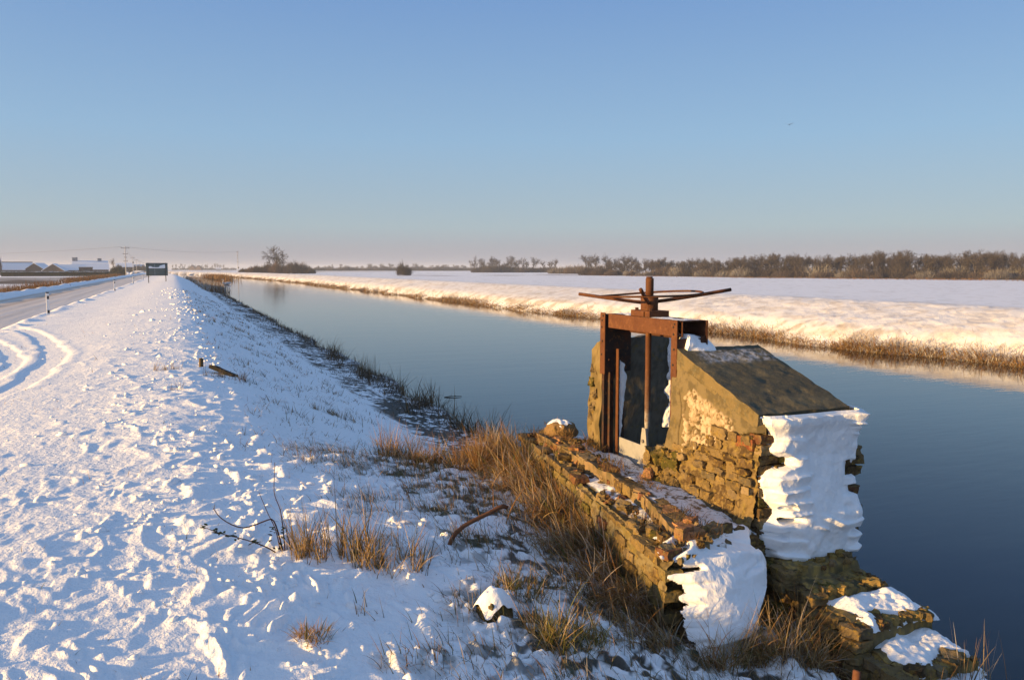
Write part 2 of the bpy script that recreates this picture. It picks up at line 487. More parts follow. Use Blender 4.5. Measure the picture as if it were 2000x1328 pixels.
def ground_h(X, Y, sp=None):
    X = np.atleast_1d(np.asarray(X, float)); Y = np.atleast_1d(np.asarray(Y, float))
    if sp is None:
        rr = np.hypot(X, Y); sp = np.maximum(rr * .0042, .006)
    h = ground_smooth(X, Y)
    B = bend(Y); U = X - B * sstep(-2, 6, X - B)
    land = sstep(-.02, .12, h)
    road = sstep(-11.6, -11.2, X) * (1 - sstep(-6.0, -5.6, X))
    fieldl = 1 - sstep(-13.5, -12.5, X)
    amp = land * (1 - road) * (1 - .6 * fieldl)
    # the tracked corner is swept smoother
    amp = amp * (1 - .6 * sstep(-1.6, -2.6, X) * sstep(9, 12, Y) * (1 - sstep(28, 33, Y)) * sstep(-7, -6, X))
    tr = track_disp(X, Y)
    amp = amp * (1 - .7 * sstep(.01, .05, np.abs(tr)))
    # verge bank ridge of ploughed snow
    ridge = .12 * np.exp(-((X + 12.0) / .5) ** 2) * (1 + .8 * noise2(Y * .5, X * .8, 40))
    ridge = ridge + .10 * np.exp(-((X + 5.3) / .35) ** 2) * (.6 + noise2(Y * .8, X * 1.2, 41))
    return h + bumps(X, Y, sp) * amp + tr + ridge

def hz(x, y):
    return float(ground_h(np.array([x]), np.array([y]))[0])

def at_px(x, y):
    """where the view ray of a photograph pixel meets the ground: only used to look up real positions"""
    fwv = np.array([math.sin(YAW) * math.cos(PITCH), math.cos(YAW) * math.cos(PITCH), -math.sin(PITCH)])
    rt = np.array([math.cos(YAW), -math.sin(YAW), 0]); up = np.cross(rt, fwv)
    d = fwv + rt * (x - 1000) / FPX - up * (y - 664) / FPX
    t = np.concatenate([np.linspace(1.5, 40, 1500), np.geomspace(40.1, 3000, 1500)])
    P = np.array([0, 0, EYE]) + t[:, None] * d
    g = np.maximum(ground_smooth(P[:, 0], P[:, 1]), 0)
    k = np.argmax(P[:, 2] < g)
    return P[k, 0], P[k, 1], float(g[k])

def view_pt(x, dist, z=0.):
    """ground point at a heading (photo column) and distance"""
    a = YAW + math.atan((x - 1000) / FPX)
    dd = dist / math.cos(a - YAW)
    return np.array([dd * math.sin(a), dd * math.cos(a), z])

# polar sheet, finer towards the viewer, out to the horizon
ths = np.concatenate([np.arange(-180, -24, 3.), np.arange(-24, -13, .5), np.arange(-13, 59, .075), np.arange(59, 72, .5), np.arange(72, 180.1, 3.)])
rs = [0.02, .4, .8, 1.2, 1.6, 2.0, 2.3]
while rs[-1] < 4200:
    r = rs[-1]
    k = .0033 if r < 8 else .0044 if r < 75 else (.011 if r < 320 else .05)
    if r < 2.6: k = .02
    rs.append(r * (1 + k))
rs = np.array(rs)
TH, RS = np.meshgrid(np.radians(ths), rs, indexing='ij')
GX, GY = RS * np.sin(TH), RS * np.cos(TH)
SP = np.maximum(np.gradient(rs)[None] * .8, .004) + 0 * RS
GZ = ground_h(GX.ravel(), GY.ravel(), SP.ravel()).reshape(GX.shape)

# colours of the ground itself
def ground_col(X, Y, Z):
    U = X - bend(Y) * sstep(-2, 6, X - bend(Y))
    c = np.tile(SNOWC, X.shape + (1,)).astype(float)
    soil = np.array([.045, .036, .022]); mud = np.array([.022, .02, .018]); straw = np.array([.17, .11, .045]); green = np.array([.05, .055, .018])
    f1 = fbm2(X * 3.1, Y * 3.1, 3, 50); f2 = fbm2(X * 11, Y * 11, 3, 51)
    ls = ground_h(X.ravel(), Y.ravel(), np.full(X.size, .25)).reshape(X.shape)
    low = sstep(.0, .03, ls - Z)              # hollows between lumps hold less snow
    # marshy shelf by the water
    m = sstep(3.75, 4.25, U + .25 * f1) * (1 - sstep(6.2, 7, U)) * (1 - sstep(7.5, 9.5, Y) * 0) * sstep(8.2, 9.6, Y)
    f3 = fbm2(X * 1.1 + 3, Y * .55, 3, 52)
    mm = m * sstep(-.14, .10, f2 * .6 + f1 * .5 + f3 * .5 - .02)
    c = mixc(c, mixc(mud, soil, sstep(-.2, .3, f1)), np.clip(mm, 0, .96))
    # thin snow round the old brickwork
    q = sstep(1.1, 2.3, X + .35 * (Y < 4) + .6 * f1) * (1 - sstep(8.6, 10.2, Y + .5 * f1)) * sstep(-2, 1, Y) * (U < 6)
    qq = q * sstep(-.28, .08, f2 + .35 * f1 + .5 * (low - .4))
    c = mixc(c, mixc(soil, green, sstep(0, .3, f1)), np.clip(qq, 0, .95))
    # a little grass showing in the hollows of the foreground
    g = (U < 3) * sstep(.010, .03, ls - Z) * sstep(.12, .32, f2) * .75 * (X > -13) * (RS < 16)
    c = mixc(c, mixc(soil, straw, .4 + 0 * f1), np.clip(g, 0, 1))
    # far bank tussocks, washland streaks
    fb = sstep(25.2, 25.5, U) * (1 - sstep(26.2, 27.2, U + 1.0 * f1))
    c = mixc(c, np.array([.20, .13, .055]), fb * sstep(-.2, .4, fbm2(X * 1.5, Y * 1.5, 3, 53)) * .6)
    c = mixc(c, np.array([.46, .39, .32]), sstep(25.3, 26, U) * (1 - sstep(31, 34.5, U)) * (.22 + .32 * sstep(-.1, .4, fbm2(X * 2.1, Y * 1.7, 3, 57))))
    fs = sstep(25.2, 26, U) * sstep(.3, .5, fbm2(X * .9, Y * .7, 3, 54)) * .22
    c = mixc(c, np.array([.25, .19, .12]), fs)
    ws = sstep(60, 75, U) * sstep(.30, .42, fbm2(X * .02, Y * .006, 3, 55)) * .5
    c = mixc(c, np.array([.24, .17, .11]), ws)
    # bare ploughed strip in front of the hedge
    pl = (1 - sstep(-26, -22, X)) * sstep(168, 180, Y + 3 * f1) * (1 - sstep(285, 300, Y)) * (.65 + .35 * sstep(-.1, .2, fbm2(X * .12, Y * .05, 2, 56)))
    c = mixc(c, np.array([.10, .07, .05]), np.clip(pl, 0, 1))
    di = sstep(-20, -18, X) * (1 - sstep(-15, -13.6, X)) * .7 * (Y > 25)
    c = mixc(c, np.array([.12, .07, .04]), di)
    # banks under water
    c = mixc(c, mud, sstep(.03, -.03, Z))
    return c

GC = ground_col(GX, GY, GZ)
g = MB(); g.grid(np.stack([GX, GY, GZ], -1)[:, ::1], GC)
ground = g.build("ground", M_GROUND)
tag(ground, "snow covered river banks and flat fields", None, None, "structure")
ground["kind"] = "structure"

# river
w = MB()
xs = np.linspace(-120, 29, 40); ys = np.linspace(-40, 520, 90)
XX, YY = np.meshgrid(xs, ys, indexing='ij')
XX = np.where(XX > -1, XX, XX)
# the sheet follows the river's bend so that it stays inside its banks
XX = np.linspace(2.2, 28, 40)[:, None] + bend(ys)[None]
w.grid(np.stack([XX, YY, 0 * XX], -1))
river = w.build("river", M_WATER)
tag(river, "calm river between snowy banks", None, None, "structure")

# road
rd = MB()
ry = np.concatenate([np.arange(-25, 90, .35), np.arange(90, 330, 3)])
rx = np.linspace(-11.45, -5.85, 57)
RX, RY = np.meshgrid(rx, ry, indexing='ij')
f = fbm2(RX * 1.2, RY * .05, 3, 60); f2 = fbm2(RX * 3.5, RY * .12, 3, 61); f3 = fbm2(RX * 6, RY * 3, 3, 62)
tr = np.zeros_like(RX)
for cx, ww, a in ((-10.75, .3, 1.), (-9.9, .38, .6), (-9.0, .35, .75), (-8.0, .3, .35), (-7.2, .25, .3)):
    tr += a * np.exp(-((RX - cx + .25 * noise2(RY * .03, RX * 0 + cx, 63)) / ww) ** 2)
tr = np.clip(tr * (.75 + .6 * f2) + .18 * f + .1 * f3, 0, 1)
rc = mixc(np.array([.72, .68, .65]), np.array([.44, .335, .245]), tr * .95 + .12 * (tr < .8))
RZ = 1.10 - .012 * ((RX + 8.6) / 2.8) ** 2 * 3 + .012 * f2 - .02 * tr + .006 * f3
rd.grid(np.stack([RX, RY, RZ + .012], -1), rc)
road = rd.build("road", M_ROAD)
tag(road, "straight road under rutted dirty snow", None, None, "structure")

# ------------------------------------------------------------------ old masonry
def brick_shape():
    n = 8
    fs, vs, o = [], [], 0
    for ax in range(3):
        a = [i for i in range(3) if i != ax]
        A, B = np.meshgrid(np.linspace(-1, 1, n), np.linspace(-1, 1, n), indexing='ij')
        for s_ in (-1, 1):
            P = np.zeros((n, n, 3)); P[..., ax] = s_; P[..., a[0]] = A; P[..., a[1]] = B
            idx = np.arange(n * n).reshape(n, n) + o
            q = np.stack([idx[:-1, :-1], idx[1:, :-1], idx[1:, 1:], idx[:-1, 1:]], -1).reshape(-1, 4)
            if (s_ == 1) ^ (ax != 1): q = q[:, ::-1]
            vs.append(P.reshape(-1, 3)); fs.append(q); o += n * n
    v = np.concatenate(vs)
    # pull in the corners a little
    m = np.sort(np.abs(v), 1)[:, ::-1]
    k = 1 - .03 * np.clip(m[:, 1] - .6, 0, 1) / .4 - .02 * np.clip(m[:, 2] - .6, 0, 1) / .4
    return v * k[:, None], np.concatenate(fs)[:, ::-1]
BV, BF = brick_shape()

OCHRE = np.array([.165, .118, .056]); TAN = np.array([.20, .15, .088]); REDB = np.array([.135, .062, .034]); DBRN = np.array([.085, .055, .027]); GRY = np.array([.15, .12, .075]); MOSS = np.array([.095, .085, .022])
def brick_col(r):
    u = r.random()
    c = OCHRE if u < .30 else TAN if u < .52 else REDB if u < .64 else DBRN if u < .82 else GRY if u < .93 else MOSS
    return c * r.uniform(.55, 1.30)

def brick(mb, cen, size, rz=0., tilt=0., col=None, amp=.008, seed=0, r=rnd):
    v = BV * (np.asarray(size) / 2)
    cz, sz = math.cos(rz), math.sin(rz); ct, st = math.cos(tilt), math.sin(tilt)
    v = v @ np.array([[1, 0, 0], [0, ct, st], [0, -st, ct]]) @ np.array([[cz, sz, 0], [-sz, cz, 0], [0, 0, 1]])
    v = v + np.asarray(cen)
    D = np.stack([fbm3(v * 34 + 31 * i + seed, 4, 70 + i) for i in range(3)], -1) * .95
    col = brick_col(r) if col is None else np.asarray(col)
    sh = fbm3(v * 30 + seed, 2, 77)
    c = mixc(np.tile(col, (len(v), 1)), np.tile(col * .5, (len(v), 1)), np.clip(sh * 1.5, 0, 1))
    c = mixc(c, np.tile(OCHRE * 1.3, (len(v), 1)), .6 * sstep(.1, .5, fbm3(v * 21 + 5, 3, 79)))
    mb.add(v + D * amp, BF, None, c)

def snow_patch(mb, fn, nu, nv, u=(0, 1), v=(0, 1)):
    U_, V_ = np.meshgrid(np.linspace(*u, nu), np.linspace(*v, nv), indexing='ij')
    P = fn(U_, V_)
    m = None
    if isinstance(P, tuple):
        P, t = P
        k = np.maximum.reduce([t[:-1, :-1], t[1:, :-1], t[:-1, 1:], t[1:, 1:]]); m = k > -.02
    mb.grid(P, SNOWC, mask=m)

# ---- the low broken wall in front of the gate
bw = empty("brick_wall", (2.95, 5.3, 1.0), "low broken brick wall with snow and dry grass in front of the rusty gate", "brick wall")
BW0 = np.array(bw.location)
A0, B0 = np.array([3.40, 7.75]), np.array([2.85, 4.19])   # landward face, far and near end
dirw = (A0 - B0) / np.linalg.norm(A0 - B0); nrmw = np.array([-dirw[1], dirw[0]])   # towards the land
Lw = np.linalg.norm(A0 - B0); rzw = math.atan2(dirw[1], dirw[0])
def wtop(s):       # outer top edge
    return 1.44 + .09 * s / Lw + .03 * math.sin(s * 3.1) + .02 * math.sin(s * 7.3)
mb = MB()
r = random.Random(3)
z = .72; row = 0
while z < 1.50:
    s = -.02 + (row % 2) * .11
    while s < Lw:
        ln = r.uniform(.17, .24)
        top = wtop(s + ln / 2)
        if z + .06 < top and not (r.random() < .06 and z > 1.2):
            o = r.uniform(-.012, .012) + (r.uniform(-.03, .01) if z > 1.3 else 0)
            p = B0 + dirw * (s + ln / 2) - nrmw * (.055 - o)
            col = None
            if z < 1.36 and r.random() < .7: col = (OCHRE * .85 if r.random() < .5 else np.array([.17, .135, .055])) * r.uniform(.8, 1.1)
            brick(mb, (p[0], p[1], z + .032), (ln, .13, .066), rzw + r.uniform(-.03, .03), r.uniform(-.03, .03), col, .011, s * 3 + z * 7, r)
        s += ln + .008
    z += .071; row += 1
# inner, higher course and rubble on the broken top
s = .15
while s < Lw - .2:
    ln = r.uniform(.12, .24)
    if r.random() < .85:
        p = B0 + dirw * (s + ln / 2) - nrmw * (.31 + .03 * math.sin(s * 2) + r.uniform(-.02, .02))
        c_ = None if r.random() < .55 else np.array([.34, .18, .095]) * r.uniform(.8, 1.1)
        brick(mb, (p[0], p[1], 1.50 + .045 * s / Lw + r.uniform(-.015, .01)), (ln, .14, .085), rzw + r.uniform(-.08, .08), r.uniform(-.1, .1), c_, .014, s * 5, r)
    s += ln + .02
for i in range(150):
    s = r.uniform(.0, Lw); q = r.uniform(.05, .40)
    p = B0 + dirw * s - nrmw * q
    a = r.uniform(.03, .06) if r.random() < .65 else r.uniform(.06, .13)
    brick(mb, (p[0], p[1], wtop(s) - .015 + (.05 if q > .25 else 0) + r.uniform(-.02, .02)), (a, a * r.uniform(.5, .9), a * r.uniform(.4, .8)), r.uniform(0, 3), r.uniform(-.5, .5),
          (np.array([.30, .14, .075]) if r.random() < .2 else None), .02, i * 3.7, r)
# near end face bricks, from the corner to the wing wall
E0, E1 = np.array([2.87, 4.215]), np.array([3.80, 4.39]); de = (E1 - E0) / np.linalg.norm(E1 - E0); rze = math.atan2(de[1], de[0])
for k in range(11):
    z = .70 + k * .071
    q = (k % 2) * .08
    while q < .92:
        ln = r.uniform(.1, .2)
        p = E0 + de * (q + ln / 2) + np.array([-de[1], de[0]]) * (.05 + r.uniform(-.015, .02))
        if z < 1.42 - .10 * q: brick(mb, (p[0], p[1], z + .03), (ln, .12, .066), rze + r.uniform(-.06, .06), 0, (DBRN if r.random() < .5 else None), .012, k + q * 9, r)
        q += ln + .01
mb.v = [v - BW0 for v in mb.v]
mb.build("brickwork", M_BRICK, bw)
# mortar core and the flat top behind, up to the gate
mb = MB()
def topcol(P, zs=1.40, qm=.10):
    f = fbm3(P * 13, 3, 91); f2 = fbm3(P * 34, 2, 92)
    base = mixc(np.array([.23, .16, .09]), np.array([.10, .08, .04]), sstep(-.2, .3, f))
    sn = sstep(-.22, .12, f * .6 + f2 * .8 + .30 + .35 * noise3(P * 4, 95)) * sstep(zs, zs + .05, P[..., 2])
    q = -((P[..., 0] - B0[0]) * nrmw[0] + (P[..., 1] - B0[1]) * nrmw[1])
    sn = sn * sstep(qm, qm + .035, q)
    return mixc(base, SNOWC * .97, np.clip(sn, 0, .93))
def core(u, v): return B0 + dirw * u - nrmw * v
c0, c1, c2, c3 = core(.04, .05), core(.06, .52), core(Lw, .62), core(Lw, .05)
c8 = [(*c0, .5), (*c1, .5), (*c2, .5), (*c3, .5), (*core(.10, .1), 1.40), (*core(.10, .5), 1.46), (*core(Lw, .62), 1.5), (*core(Lw, .1), 1.48)]
hexa(mb, c8, (40, 150, 16), .03, 7, 12, colf=topcol, rnd_=.0)
def lwface(u, v):      # worn mortar and brick skin of the landward face
    z = .62 + .80 * v + .06 * u * v
    p = B0[:, None, None] + dirw[:, None, None] * (u * Lw) - nrmw[:, None, None] * .004
    Q = np.stack([p[0], p[1], z], -1)
    o = .030 * fbm3(Q * 10, 4, 181) + .012 * fbm3(Q * 40, 2, 182) - .04 * sstep(.92, 1.0, v)
    return Q + np.array([nrmw[0], nrmw[1], 0]) * o[..., None]
def lwcol(P):
    f = fbm3(P * 12, 3, 183); f2 = fbm3(P * 42, 2, 184)
    c = mixc(np.array([.19, .155, .085]), np.array([.10, .078, .045]), sstep(-.15, .3, f + .6 * f2))
    return mixc(c, np.array([.12, .11, .03]), sstep(.1, .45, fbm3(P * 5 + 3, 3, 185)))
UU, VV = np.meshgrid(np.linspace(0, 1, 330), np.linspace(0, 1, 90), indexing='ij')
PP_ = lwface(UU, VV); mb.grid(PP_, lwcol(PP_))
c8 = [(3.05, 4.27, .5), (3.86, 4.44, .5), (3.92, 5.2, .5), (3.3, 5.3, .5), (3.05, 4.32, 1.52), (3.84, 4.46, 1.40), (3.90, 5.2, 1.49), (3.3, 5.2, 1.555)]
hexa(mb, c8, (60, 80, 12), .022, 8, 14, colf=lambda P: topcol(P, 1.36, .30))
c8 = [(3.27, 5.1, .5), (3.92, 5.1, .5), (3.92, 7.5, .5), (3.45, 7.5, .5), (3.29, 5.1, 1.555), (3.90, 5.1, 1.48), (3.90, 7.5, 1.50), (3.47, 7.5, 1.57)]
hexa(mb, c8, (70, 190, 12), .022, 8, 15, colf=lambda P: topcol(P, 1.36, .36))
mb.v = [v - BW0 for v in mb.v]
mb.build("mortar_bed", M_CONC, bw)
# drift over the near end of the wall
mb = MB()
def drift(u, v):
    # u across the end (land -> river), v from the top down to the foot
    x = 2.84 + .96 * u
    ty = 4.19 + .17 * u + np.interp(v, [0, .22, .38, .55, .8, 1], [.44, .14, -.0, -.07, -.15, -.36])
    tz = np.interp(v, [0, .22, .38, .55, .8, 1], [1.50, 1.50, 1.43, 1.24, 1.03, .84])
    tz = tz - .12 * u * (1 - sstep(.5, .8, v))
    sh = .16 * np.sin(np.clip(u, 0, 1) * np.pi) * (sstep(.2, .5, v) * (1 - sstep(.8, 1, v)))
    P = np.stack([x, ty - sh, tz + .03 * u], -1)
    rag = .045 * noise2(v * 17, v * 0 + 2, 94) + .03 * noise2(v * 41, v * 0 + 5, 95)
    eu = np.minimum(u - .035 - .22 * sstep(.16, .02, v) + rag, 1.0 - u - .34 * sstep(.45, .95, v) + .05 * noise2(v * 8, v * 0 + 9, 93))
    e = np.minimum(eu * 7, (v - .06) * 7)
    nz = fbm3(P * 5, 2, 96); rid = .05 * np.clip(noise3(P * np.array([3, 11, 13]), 97), -.3, 1)
    t = np.clip(e, -1, 1) * .07 - .035 + .022 * nz + .003 * fbm3(P * 40, 2, 99) + rid * sstep(.05, .25, v) * (1 - sstep(.40, .60, v))
    t = t - .05 * sstep(.2, .5, noise3(P * np.array([4, 6, 22]) + 3, 98)) * (1 - sstep(.40, .55, v)) * sstep(.12, .2, v)
    t = np.where(v > .9, np.minimum(t, .01), t)
    n = np.stack([0 * u, -sstep(.1, .5, v), 1.05 - sstep(.15, .6, v) * .8], -1)
    return P + n * t[..., None], t
snow_patch(mb, drift, 180, 160)
mb.v = [v - BW0 for v in mb.v]
mb.build("snow_drift", M_SNOW, bw)
mb = MB(); r = random.Random(77)
for (x_, y_, z_, a_, rz_, c_) in ((3.36, 4.36, 1.50, .15, .5, TAN), (3.20, 4.28, 1.455, .13, 1.2, TAN * 1.2), (3.50, 4.42, 1.47, .10, .2, DBRN), (3.05, 4.24, 1.40, .10, .9, OCHRE), (3.42, 4.30, 1.40, .09, 1.4, TAN), (3.62, 4.44, 1.43, .10, .1, DBRN), (3.10, 4.34, 1.53, .12, .3, np.array([.24, .12, .065]))):
    brick(mb, (x_, y_, z_), (a_, a_ * .62, .085), rz_, r.uniform(-.35, .35), np.asarray(c_), .010, x_ * 9, r)
mb.v = [v - BW0 for v in mb.v]
mb.build("loose_brick", M_BRICK, bw)

# ---- near wing wall with sloping coping
XW = 3.8
ww = empty("wing_wall", (4.2, 5.0, 0), "tall stone wing wall with dark sloping coping and snow packed on its near end", "wing wall")
WW0 = np.array(ww.location)
def loc_build(mb, name, m, parent, o0):
    mb.v = [v - o0 for v in mb.v]
    return mb.build(name, m, parent)
mb = MB()
def cop_top(y): return 2.265 + (y - 4.45) * (2.635 - 2.265) / (5.44 - 4.45)
c8 = [(3.79, 4.455, 2.15), (4.64, 4.455, 2.15), (4.64, 5.47, 2.53), (3.79, 5.47, 2.53), (3.785, 4.44, 2.265), (4.645, 4.44, 2.265), (4.64, 5.47, 2.642), (3.79, 5.47, 2.642)]
def copcol(P):
    f = fbm3(P * 7, 3, 100); f2 = fbm3(P * 40, 2, 101)
    top = mixc(np.array([.085, .078, .055]), np.array([.14, .12, .075]), sstep(-.2, .4, f + .4 * f2))
    fr = sstep(5.16, 5.24, P[..., 1] + .03 * f) * (1 - sstep(5.38, 5.44, P[..., 1] - .03 * f)) * sstep(3.85, 4.0, P[..., 0]) * sstep(-.5, .5, f2 + .5 * f)
    top = mixc(top, np.array([.40, .43, .49]), np.clip(fr, 0, .85) * (.35 + .65 * sstep(-.5, .4, fbm3(P * 90, 2, 104))))
    side = mixc(np.array([.165, .125, .06]), np.array([.10, .078, .038]), sstep(-.1, .4, f + .5 * f2))
    k = sstep(3.80, 3.79, P[..., 0])
    return mixc(top, side, k)
hexa(mb, c8, (60, 80, 8), .010, 9, 21, colf=copcol)
loc_build(mb, "coping_slab", M_COPING, ww, WW0)
mb = MB()
c8 = [(3.83, 4.50, -.8), (4.60, 4.50, -.8), (4.60, 5.60, -.8), (3.83, 5.60, -.8), (3.83, 4.50, 2.18), (4.60, 4.50, 2.18), (4.60, 5.47, 2.56), (3.83, 5.47, 2.56)]
hexa(mb, c8, (24, 30, 60), .02, 9, 22, colf=lambda P: mixc(np.array([.16, .12, .06]), np.array([.06, .05, .03]), sstep(-.2, .3, fbm3(P * 9, 3, 103))))
loc_build(mb, "core", M_CONC, ww, WW0)
# smooth render on the landward face
mb = MB()
ny, nz_ = 190, 170
Yg, Zg = np.meshgrid(np.linspace(4.44, 5.76, ny), np.linspace(1.50, 2.64, nz_), indexing='ij')
f = fbm2(Yg * 9, Zg * 9, 3, 105); f2 = fbm2(Yg * 40, Zg * 40, 2, 106)
right_edge = np.interp(Zg, [1.5, 1.7, 1.85, 2.0, 2.38, 2.64], [5.74, 5.68, 5.60, 5.545, 5.535, 5.47]) + .012 * f
low_edge = np.interp(Yg, [4.44, 4.52, 4.68, 4.80, 4.92, 5.05, 5.2, 5.36, 5.45, 5.6, 5.76], [2.10, 2.10, 2.07, 1.97, 1.94, 1.87, 1.83, 1.745, 1.77, 1.62, 1.56]) + .03 * f
top_edge = cop_top(Yg) - .098
ins = np.minimum.reduce([(right_edge - Yg), (Zg - low_edge), (top_edge - Zg) + .02, Yg - 4.445])
rs_ = np.random.default_rng(5)
pts = np.stack([rs_.uniform(4.5, 5.5, 85), rs_.uniform(1.6, 2.45, 85)], -1)
Dv = np.hypot(Yg[..., None] + .03 * f[..., None] - pts[:, 0], Zg[..., None] + .03 * f2[..., None] - pts[:, 1])
Ds = np.sort(Dv, -1); crack = sstep(.010, .002, Ds[..., 1] - Ds[..., 0])
cellr = rs_.random(85)[np.argmin(Dv, -1)]
pp = np.array([(5.363, 2.26), (5.227, 2.335), (4.74, 2.175), (4.68, 2.07), (4.9, 1.96), (5.368, 1.78)])
inp = np.ones_like(Yg) * 9.
for i in range(len(pp)):
    a, b = pp[i], pp[(i + 1) % len(pp)]
    e = b - a; n = np.array([-e[1], e[0]]) / np.linalg.norm(e)
    inp = np.minimum(inp, (Yg - a[0]) * n[0] + (Zg - a[1]) * n[1])
inp = inp if inp.max() > 0.05 else None
if inp is None:
    inp = np.ones_like(Yg) * 9.
    for i in range(len(pp)):
        a, b = pp[i], pp[(i + 1) % len(pp)]
        e = b - a; n = np.array([e[1], -e[0]]) / np.linalg.norm(e)
        inp = np.minimum(inp, (Yg - a[0]) * n[0] + (Zg - a[1]) * n[1])
pale = sstep(-.01, .012, inp + .03 * f + .014 * f2) * np.where(cellr < .07, 0, 1) * (1 - crack)
pale = pale * sstep(.35, .2, f2 * .6 + f * .4)
xx = XW - .008 - .004 * f - .003 * f2 - .010 * pale + .012 * crack * sstep(-.02, .02, inp)
edgec = sstep(.012, .0, np.abs(Yg - (5.40 + .02 * np.sin(Zg * 14))) - .0) * sstep(2.32, 2.28, Zg) * sstep(1.72, 1.78, Zg)
xx = xx + .014 * edgec
xx = np.where(ins < 0.004, XW + .06, xx)
tanc = mixc(np.array([.165, .13, .072]), np.array([.105, .085, .048]), sstep(-.15, .4, f + .5 * f2))
tanc = mixc(tanc, np.array([.055, .04, .02]), np.clip(edgec, 0, 1) * .9)
pc = mixc(np.array([.43, .345, .25]), np.array([.33, .25, .165]), sstep(-.2, .4, f2 + .5 * cellr - .2))
cc = mixc(tanc, pc, pale)
cc = mixc(cc, np.array([.10, .07, .035]), .75 * crack * sstep(-.01, .02, inp))
m4 = np.maximum.reduce([ins[:-1, :-1], ins[1:, :-1], ins[:-1, 1:], ins[1:, 1:]]) > 0
P = np.stack([xx, Yg, Zg], -1)
mb.grid(P[::-1], cc[::-1], mask=m4[::-1])
loc_build(mb, "render_coat", M_CONC, ww, WW0)
# rubble brickwork below it
mb = MB(); r = random.Random(11)
z = .45; row = 0
def face_x(z): return XW - .015 - .05 * sstep(1.75, 1.3, z)
while z < 2.05:
    y = 4.47 + r.uniform(-.01, .03); hgt = r.uniform(.055, .085)
    yr = float(np.interp(z, [.4, 1.4, 1.55, 1.7, 1.8, 1.95, 2.1], [5.75, 5.75, 5.74, 5.70, 5.40, 4.98, 4.60])) + r.uniform(-.03, .05)
    while y < yr:
        ln = r.uniform(.07, .20)
        if r.random() > .10:
            o = r.gauss(0, .014)
            brick(mb, (float(face_x(z)) + .05 + o, y + ln / 2, z + hgt / 2), (.13, ln, hgt * r.uniform(.85, 1.02)), r.uniform(-.12, .12), r.uniform(-.08, .08), None, .018, z * 13 + y * 5, r)
        y += ln + r.uniform(.004, .02)
    z += hgt + .008; row += 1
for i in range(40):     # mossy hump at the foot of the gate jamb
    y = r.uniform(5.42, 5.78); z = r.uniform(1.42, 1.74); a = r.uniform(.07, .15)
    brick(mb, (XW - .01 - .05 * (1.8 - z) + r.uniform(-.04, .03), y, z), (a, a, a * .8), r.uniform(0, 3), r.uniform(-.5, .5), (MOSS if r.random() < .55 else OCHRE) * r.uniform(.7, 1.2), .03, i * 2.1, r)
# end face towards the near side, and corner
z = .45
while z < 2.12:
    x = 3.80; hgt = .068
    while x < 4.60:
        ln = r.uniform(.10, .22)
        brick(mb, (x + ln / 2, 4.475 + r.gauss(0, .012), z + hgt / 2), (ln, .12, hgt), r.uniform(-.06, .06), 0, (DBRN if r.random() < .4 else None), .016, z * 7 + x * 11, r)
        x += ln + .01
    z += hgt + .008
loc_build(mb, "rubble_masonry", M_BRICK, ww, WW0)
mb = MB()
def mortcol(P):
    f = fbm3(P * 15, 3, 170); f2 = fbm3(P * 45, 2, 171)
    c = mixc(np.array([.19, .135, .06]), np.array([.075, .05, .025]), sstep(-.15, .3, f + .6 * f2))
    return mixc(c, np.array([.22, .16, .05]), sstep(.15, .5, fbm3(P * 24 + 7, 3, 172)))
def mface(u, v):
    z = .5 + 1.52 * v; y = 4.44 + (np.interp(z, [.4, 1.4, 1.6, 1.72, 1.8, 1.95, 2.1], [5.78, 5.78, 5.74, 5.70, 5.42, 5.0, 4.6]) - 4.44) * u
    Q = np.stack([0 * y + 3.8, y, z], -1)
    x = XW - .012 - .05 * sstep(1.75, 1.3, z) + .035 * fbm3(Q * 12, 4, 173) + .012 * fbm3(Q * 45, 2, 174)
    return np.stack([x, y, z], -1)
UU, VV = np.meshgrid(np.linspace(0, 1, 170), np.linspace(0, 1, 190), indexing='ij')
PP_ = mface(UU, VV); mb.grid(PP_[::-1], mortcol(PP_)[::-1])
loc_build(mb, "mortar", M_CONC, ww, WW0)
mb = MB()
brick(mb, (3.83, 4.575, 2.035), (.12, .19, .085), .03, .02, np.array([.20, .07, .032]), .008, 5)
loc_build(mb, "red_brick", M_BRICK, ww, WW0)
